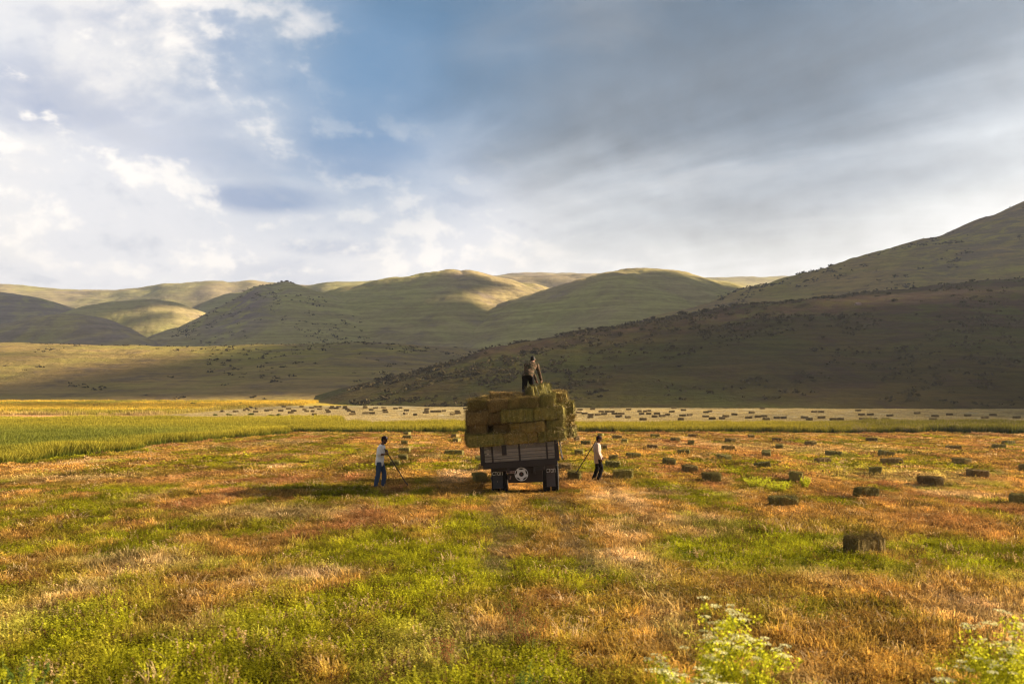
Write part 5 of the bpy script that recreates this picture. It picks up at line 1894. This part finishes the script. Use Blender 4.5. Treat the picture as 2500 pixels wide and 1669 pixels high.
def pitchfork(a, b, label, tines=True):
    """handle from a (upper end) to b (lower end), world coordinates"""
    a, b = Vector(a), Vector(b)
    root = obj('pitchfork', None, None, None, b)
    tag(root, label, 'pitchfork')
    d = (b - a).normalized()
    h = a - b
    obj('handle', MB().tube([h, h * 0.6 + Vector((0, 0, .004)), h * 0.22], [0.017, 0.018, 0.019], 8).mesh('handle', True), M['handle'], root)
    obj('socket', MB().tube([h * 0.24, h * 0.10], [0.022, 0.015], 8).mesh('socket', True), M['steel'], root)
    side = Vector((0, 1, 0)).cross(d).normalized()
    side = Vector((0, 1, 0)) if tines else side
    nrm = d.cross(side).normalized()
    for s in (-1.5, -0.5, 0.5, 1.5):
        p = [h * 0.11, h * 0.08 + side * s * 0.05, h * 0.08 + side * s * 0.062 + d * 0.06 + nrm * 0.02, h * 0.08 + side * s * 0.06 + d * 0.17 + nrm * 0.015]
        obj('tine', MB().tube(p, [0.007, 0.0065, 0.006, 0.003], 6).mesh('tine'), M['steel'], root)
    return root


pitchfork((LX + 0.14, LY - 0.05, LZ + 1.40), (LX + 1.00, LY - 0.35, LZ + 0.10), "dark pitchfork slanting from the white-shirted person's hands to the ground")
pitchfork((RX - 0.03, RY + 0.12, RZ + 1.47), (RX - 0.86, RY - 0.12, RZ + 0.18), "dark long pole leaning from the walking person's shoulder down to a bale", False)

# ------------------------------------------------------------------ plants one can tell apart
def leaf_cloud(r, n, cen, rad, size, flat=0.6):
    V, F = [], []
    for _ in range(n):
        d = Vector((r.gauss(0, 1), r.gauss(0, 1), r.gauss(0, 1))).normalized() * (r.random() ** 0.45)
        p = Vector(cen) + Vector((d.x * rad[0], d.y * rad[1], d.z * rad[2]))
        a = Vector((r.gauss(0, 1), r.gauss(0, 1), r.gauss(0, flat))).normalized()
        b = a.cross(Vector((r.gauss(0, 1), r.gauss(0, 1), r.gauss(0, 1)))).normalized()
        s = size * r.uniform(0.5, 1.3)
        k = len(V)
        V += [tuple(p - a * s), tuple(p + b * s * .5), tuple(p + a * s), tuple(p - b * s * .5)]
        F.append((k, k + 1, k + 2, k + 3))
    return V, F


def bush_mesh(seed, n, size, lobes=5):
    r = random.Random(seed)
    V, F = [], []
    for _ in range(lobes):
        a = r.uniform(0, 6.28)
        q = r.uniform(0, 0.55)
        c = (math.cos(a) * q, math.sin(a) * q, r.uniform(0.25, 0.62))
        v, f = leaf_cloud(r, n // lobes, c, (r.uniform(.3, .5), r.uniform(.3, .5), r.uniform(.22, .38)), size)
        b = len(V)
        V += v
        F += [tuple(i + b for i in q_) for q_ in f]
    return V, F


def stems_mesh(seed, n, h=0.7):
    r = random.Random(seed)
    mb = MB()
    for _ in range(n):
        a = r.uniform(0, 6.28)
        d = Vector((math.cos(a), math.sin(a), 0)) * r.uniform(.1, .45)
        mb.tube([(0, 0, -0.08), d * 0.4 + Vector((0, 0, h * .45)), d + Vector((0, 0, h))], [0.03, 0.02, 0.008], 5, False)
    return mb.mesh('stems')


BUSHM = []
for i in range(4):
    v, f = bush_mesh(700 + i, 420, 0.10)
    BUSHM.append(mesh_np('foliage', v, f))
SCRUBM = []
for i in range(4):
    v, f = bush_mesh(720 + i, 160, 0.17, 4)
    SCRUBM.append(mesh_np('foliage', v, f))
STEMM = stems_mesh(740, 6)


def bush(name, pos, w, h, mat, meshes, label, group, r):
    root = obj(name, None, None, None, pos, Euler((0, 0, r.uniform(0, 6.28))))
    root.scale = (w / 2 / 0.8, w / 2 / 0.8, h / 0.95)
    tag(root, label, name.split('_')[-1], group)
    m = r.choice(meshes)
    key = m.name + mat
    if key not in _mcache:
        c = m.copy()
        c.materials.clear()
        c.materials.append(M[mat])
        _mcache[key] = c
    obj('foliage', _mcache[key], None, root)
    obj('stems', STEMM, M['handle'], root)
    return root


_mcache = {}
br = random.Random(12)
BUSHES = [(245, 1003, 46, 9, 'low dark bush at the left end of the hedge line in the golden field'), (285, 1001, 40, 10, 'second low bush from the left in the golden field'),
          (330, 1000, 50, 10, 'third low bush from the left in the golden field'), (405, 992, 16, 6, 'small round bush on the rim of the golden field'),
          (470, 990, 26, 10, 'ragged shrub on the skyline rim of the golden field'), (588, 988, 18, 9, 'feathery shrub near the tip of the golden field'),
          (400, 1003, 60, 8, 'broad low bush before the dark hollow of the golden field'), (150, 1004, 40, 7, 'low bush nearest the left edge beside the golden field'),
          (525, 1015, 20, 7, 'leftmost dark weed clump at the front rim of the far bale field'), (560, 1014, 18, 7, 'second dark weed clump at the front rim of the far bale field'),
          (615, 1014, 24, 9, 'third dark weed clump at the front rim of the far bale field'), (660, 1016, 24, 7, 'fourth dark weed clump at the front rim of the far bale field'),
          (680, 1016, 18, 9, 'fifth and tallest dark weed clump at the front rim of the far bale field')]
for px, py, w, h, lab in BUSHES:
    x, y, z = ground_at(px, py)
    s = FPX / y
    bush('low_bush', (x, y, z - 0.05), w / s, h / s, 'bush', BUSHM, lab, 'bushes of the far left fields', br)


def on_hill(G, px, v):
    P, vv, X, D, Z = G
    j = int(np.clip(np.searchsorted(P, px), 1, len(P) - 1))
    i = int(np.clip(np.searchsorted(vv, v), 1, len(vv) - 1))
    t = (v - vv[i - 1]) / (vv[i] - vv[i - 1])
    return Vector((X[i - 1, j] * (1 - t) + X[i, j] * t, D[i - 1, j] * (1 - t) + D[i, j] * t, Z[i - 1, j] * (1 - t) + Z[i, j] * t))


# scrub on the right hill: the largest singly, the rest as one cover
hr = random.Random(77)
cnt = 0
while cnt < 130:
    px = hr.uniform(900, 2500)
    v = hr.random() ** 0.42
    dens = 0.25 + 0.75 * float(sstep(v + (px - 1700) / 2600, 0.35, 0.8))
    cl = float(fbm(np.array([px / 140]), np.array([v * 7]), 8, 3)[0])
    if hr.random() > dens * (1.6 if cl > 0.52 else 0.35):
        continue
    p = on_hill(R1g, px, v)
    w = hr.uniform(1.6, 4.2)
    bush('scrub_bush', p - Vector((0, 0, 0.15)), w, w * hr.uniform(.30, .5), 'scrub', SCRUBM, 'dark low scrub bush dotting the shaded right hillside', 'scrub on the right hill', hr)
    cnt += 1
for q, px in enumerate((1575, 1590, 1660, 1720, 1990, 2060, 2110, 2150, 2170, 2200, 2230, 2250, 2285, 2320, 2365, 2375, 2388, 2400, 2412, 2425, 2440, 2455, 2470, 2490)):
    p = on_hill(R1g, px, 0.985)
    bush('scrub_bush', p - Vector((0, 0, 0.1)), hr.uniform(2.5, 5.5), hr.uniform(1.2, 2.6), 'scrub', SCRUBM, '%s dark scrub bush from left along the crest line of the right hill' % ordinal(q + 1), 'scrub on the crest of the right hill', hr)


def scrub_cover(name, G, lo, hi, n, smin, smax, seed, label, mat, clump=0.5, rocks=False):
    r = random.Random(seed)
    V, F = [], []
    k = 0
    tries = 0
    while k < n and tries < n * 12:
        tries += 1
        px, v = r.uniform(lo, hi), r.random() ** 0.7
        cl = float(fbm(np.array([px / 110]), np.array([v * 8]), seed, 3)[0])
        if cl < clump + 0.12 * (r.random() - .5):
            continue
        c = on_hill(G, px, v)
        s = r.uniform(smin, smax)
        m = 7
        for _ in range(m):
            d = Vector((r.gauss(0, .5), r.gauss(0, .5), abs(r.gauss(0, .22)))) * s
            a = Vector((r.gauss(0, 1), r.gauss(0, .6), r.gauss(0, .5))).normalized() * s * 0.42
            b = a.cross(Vector((r.gauss(0, 1), r.gauss(0, 1), r.gauss(0, 1)))).normalized() * s * 0.24
            q = len(V)
            V += [tuple(c + d - a), tuple(c + d + b), tuple(c + d + a), tuple(c + d - b)]
            F.append((q, q + 1, q + 2, q + 3))
        k += 1
    stuff(obj(name, mesh_np(name, V, F), M[mat]), label)


scrub_cover('hill_scrub', R1g, 850, 2520, 1700, 0.5, 1.7, 9, 'small dark tussocks and stones strewn over the right hill', 'scrub', 0.50)
scrub_cover('hill_scrub', M1g, 0, 1150, 380, 0.6, 1.7, 19, 'small dark tussocks strewn over the middle hill', 'scrub', 0.53)
scrub_cover('hill_scrub', R2g, 1750, 2500, 500, 1.2, 3.2, 29, 'small dark tussocks strewn over the high right hill', 'scrub', 0.52)
scrub_cover('hill_scrub', L4g, 420, 900, 420, 0.9, 2.4, 39, 'scrub and stones on the rugged far hill', 'scrub', 0.57)


def rock_mesh(seed):
    r = random.Random(seed)
    mb = MB().ell((0, 0, 0.2), (0.5, 0, 0), (0, 0.42, 0), (0, 0, 0.42), 9, 6)
    mb.v = [tuple(np.array(p) * (0.75 + 0.5 * r.random())) for p in mb.v]
    return mb.mesh('rock')


ROCKS = [rock_mesh(i) for i in range(5)]
for px, v, s, lab in ((698, 0.985, 4.5, 'dark rock outcrop crowning the rugged far hill'), (686, 0.98, 4, 'rock left of the crowning outcrop on the rugged far hill'), (709, 0.98, 3.5, 'rock right of the crowning outcrop on the rugged far hill')):
    o = obj('rock', ROCKS[hr.randrange(5)], M['rock'], None, on_hill(L4g, px, v) - Vector((0, 0, 0.5)), Euler((0, 0, hr.uniform(0, 6))))
    o.scale = (s, s, s * 0.7)
    tag(o, lab, 'rock')
o = tag(obj('rock', ROCKS[1], M['rock'], None, on_hill(LBg, 1126, 1.0) - Vector((0, 0, 0.5))), 'cairn-like stone on the rounded summit in the middle of the skyline', 'rock')
o.scale = (5, 5, 4)
for px, v, lab in ((1692, 0.93, 'pale boulder just below the crest line of the right hill'), (1568, 0.985, 'grey boulder on the lower crest of the right hill'), (2345, 0.99, 'pale stone at the crest of the right hill near the right edge'),
                   (2105, 0.985, 'pale stone on the crest of the right hill at its middle'), (2090, 0.62, 'pale stones half way up the right hill')):
    o = obj('rock', ROCKS[hr.randrange(5)], M['plate'], None, on_hill(R1g, px, v) - Vector((0, 0, 0.1)), Euler((0, 0, hr.uniform(0, 6))))
    o.scale = (2.2, 1.6, 1.3)
    tag(o, lab, 'rock')


# flowering umbel plants by the roadside
def umbel_plant(pos, h, seed, label, spread=0.42, nst=9):
    r = random.Random(seed)
    root = obj('umbel_plant', None, None, None, pos)
    tag(root, label, 'plant', 'white-flowered roadside plants')
    st, lv, heads = MB(), ([], []), []
    for i in range(nst):
        a = r.uniform(0, 6.28)
        d = Vector((math.cos(a), math.sin(a), 0)) * spread * math.sqrt(r.random())
        hh = h * r.uniform(0.55, 1.0)
        p = [Vector((0, 0, -.05)) + d * 0.15, d * 0.5 + Vector((0, 0, hh * .5)), d + Vector((0, 0, hh))]
        st.tube(p, [0.006, 0.005, 0.003], 5, False)
        heads.append((p[2], r.uniform(0.042, 0.075)))
        for k in range(2):
            t = r.uniform(0.5, 0.85)
            q = p[1].lerp(p[2], t)
            e = q + Vector((r.gauss(0, .09), r.gauss(0, .09), r.uniform(0.06, 0.18)))
            st.tube([q, e], [0.003, 0.002], 4, False)
            heads.append((e, r.uniform(0.03, 0.06)))
        for k in range(22):
            t = r.uniform(0.05, 0.96)
            q = p[0].lerp(p[1], t * 2) if t < .5 else p[1].lerp(p[2], t * 2 - 1)
            v, f = leaf_cloud(r, 20, q + Vector((r.gauss(0, .06), r.gauss(0, .06), r.uniform(-.02, .05))), (0.075, 0.075, 0.055), 0.017)
            b = len(lv[0])
            lv[0].extend(v)
            lv[1].extend([tuple(i_ + b for i_ in q_) for q_ in f])
    obj('stems', st.mesh('stems'), M['stem'], root)
    obj('leaves', mesh_np('leaves', lv[0], lv[1]), M['weed'], root)
    for c, rad in heads:
        V, F = [], []
        for k in range(34):
            a, q = r.uniform(0, 6.28), rad * math.sqrt(r.random())
            o = c + Vector((math.cos(a) * q, math.sin(a) * q, 0.022 - 6.0 * q * q * 0.5 + r.uniform(-.004, .004)))
            n1 = Vector((r.gauss(0, 1), r.gauss(0, 1), r.gauss(0, .35))).normalized() * r.uniform(.007, .012)
            n2 = n1.cross(Vector((r.gauss(0, .3), r.gauss(0, .3), 1))).normalized() * r.uniform(.006, .010)
            b = len(V)
            V += [tuple(o - n1), tuple(o + n2), tuple(o + n1), tuple(o - n2)]
            F.append((b, b + 1, b + 2, b + 3))
        obj('umbel', mesh_np('umbel', V, F), M['umbel'], root)


def at_px(px, d):
    x = (px - 1250) / FPX * d
    return Vector((x, d, zg1(x, d)))


for px, d, h, seed, lab in ((1735, 8.3, 1.05, 1, 'tallest white-flowered umbel plant at the bottom right of the middle'), (1660, 7.9, 0.66, 2, 'white-flowered umbel plant at the left of the roadside clump'),
                            (1835, 8.0, 0.78, 3, 'white-flowered umbel plant at the right of the roadside clump'), (1760, 7.6, 0.52, 4, 'shortest white-flowered umbel plant in front of the roadside clump'),
                            (2440, 8.2, 1.02, 5, 'tallest white-flowered umbel plant in the bottom right corner'), (2380, 7.8, 0.62, 6, 'white-flowered umbel plant at the left of the corner clump'),
                            (2500, 7.9, 0.85, 7, 'white-flowered umbel plant cut off by the right picture edge')):
    umbel_plant(at_px(px, d), h, seed, lab)


def weed_plant(pos, h, seed, mat, label, spread=0.3, nst=14, seedheads=False):
    r = random.Random(seed)
    root = obj('weed_plant', None, None, None, pos)
    tag(root, label, 'plant', 'tall weeds by the roadside')
    st, V, F = MB(), [], []
    for i in range(nst):
        a = r.uniform(0, 6.28)
        d = Vector((math.cos(a), math.sin(a), 0)) * spread * math.sqrt(r.random())
        hh = h * r.uniform(0.5, 1.0)
        p = [Vector((0, 0, -.05)) + d * 0.3, d * 0.6 + Vector((0, 0, hh * .5)), d + Vector((0, 0, hh))]
        st.tube(p, [0.004, 0.0035, 0.002], 4, False)
        for k in range(9):
            t = r.uniform(0.45, 1) if seedheads else r.uniform(0.1, 1)
            q = p[0].lerp(p[1], t * 2) if t < .5 else p[1].lerp(p[2], t * 2 - 1)
            v, f = leaf_cloud(r, 12, q, (0.035, 0.035, 0.05), 0.014 if not seedheads else 0.009)
            b = len(V)
            V += v
            F += [tuple(i_ + b for i_ in q_) for q_ in f]
    obj('stems', st.mesh('stems'), M['stem'], root)
    obj('seed_heads' if seedheads else 'leaves', mesh_np('leaves', V, F), M[mat], root)


for px, d, h, seed, mat, sh, lab in ((20, 7.9, 0.75, 21, 'weed', False, 'bright green leafy weed in the bottom left corner'), (70, 8.3, 0.50, 22, 'weed_dark', False, 'smaller dark leafy weed beside the bottom left corner'),
                                     (1270, 8.2, 0.55, 23, 'weed_dark', False, 'blue-green leafy weed at the bottom middle'), (1290, 10.5, 0.50, 24, 'dock', True, 'rusty seed-bearing weed above the bottom middle'),
                                     (1255, 11.5, 0.45, 25, 'dock', True, 'smaller rusty weed behind the first rusty one'), (1095, 9.8, 0.42, 26, 'dock', True, 'ochre seed-bearing weed left of the bottom middle')):
    weed_plant(at_px(px, d), h, seed, mat, lab, 0.26, 14, sh)
for px, py, seed, lab in ((1845, 1190, 31, 'rank green grass clump left of the long dark bale'), (1900, 1200, 32, 'rank green grass clump right behind the long dark bale'), (1965, 1192, 33, 'small upright green clump right of the long dark bale')):
    x, y, z = ground_at(px, py)
    weed_plant((x, y, z), 0.42, seed, 'weed', lab, 0.55 if seed < 33 else 0.22, 40)
# single dead stalks
for px, py, h, lab in ((1747, 1147, 0.55, 'thin dead stalk standing between small bales right of the truck'), (1150, 1132, 0.5, 'thin dead stalk left of the truck bed')):
    x, y, z = ground_at(px, py)
    root = obj('dead_stalk', None, None, None, (x, y, z))
    tag(root, lab, 'plant')
    mb = MB().tube([(0, 0, -.03), (0.01, 0, h * .5), (-0.01, 0, h)], [0.009, 0.008, 0.005], 6, False)
    obj('stem', mb.mesh('stem'), M['handle'], root)
    v, f = leaf_cloud(random.Random(4), 26, (0, 0, h * .7), (0.03, 0.03, h * .3), 0.02)
    obj('seed_heads', mesh_np('seed_heads', v, f), M['dock'], root)

# scattered long straws on the ground
sr = random.Random(8)
mb = MB()
for _ in range(900):
    d = sr.uniform(9.5, 40) if sr.random() < .7 else sr.uniform(10, 16)
    x = sr.uniform(-0.6, 0.6) * d
    if sr.random() < 0.35:
        x, d = 2.4 + sr.gauss(0, 0.9), sr.uniform(13, 27)
    p = Vector((x, d, zg1(x, d) + sr.uniform(0.07, 0.15)))
    a = sr.uniform(0, 6.28)
    t = Vector((math.cos(a), math.sin(a), sr.gauss(0, .25))).normalized() * sr.uniform(.06, .22)
    w = Vector((0, 0, 1)).cross(t).normalized() * 0.0028
    c = Vector((0, 0, sr.uniform(0, .02)))
    mb.quad(p - t - w, p - t + w, p + c + w, p + c - w)
    mb.quad(p + c - w, p + c + w, p + t + w * .5, p + t - w * .5)
stuff(obj('fallen_straw', mb.mesh('fallen_straw'), M['straw']), 'single pale straws lying on the stubble')
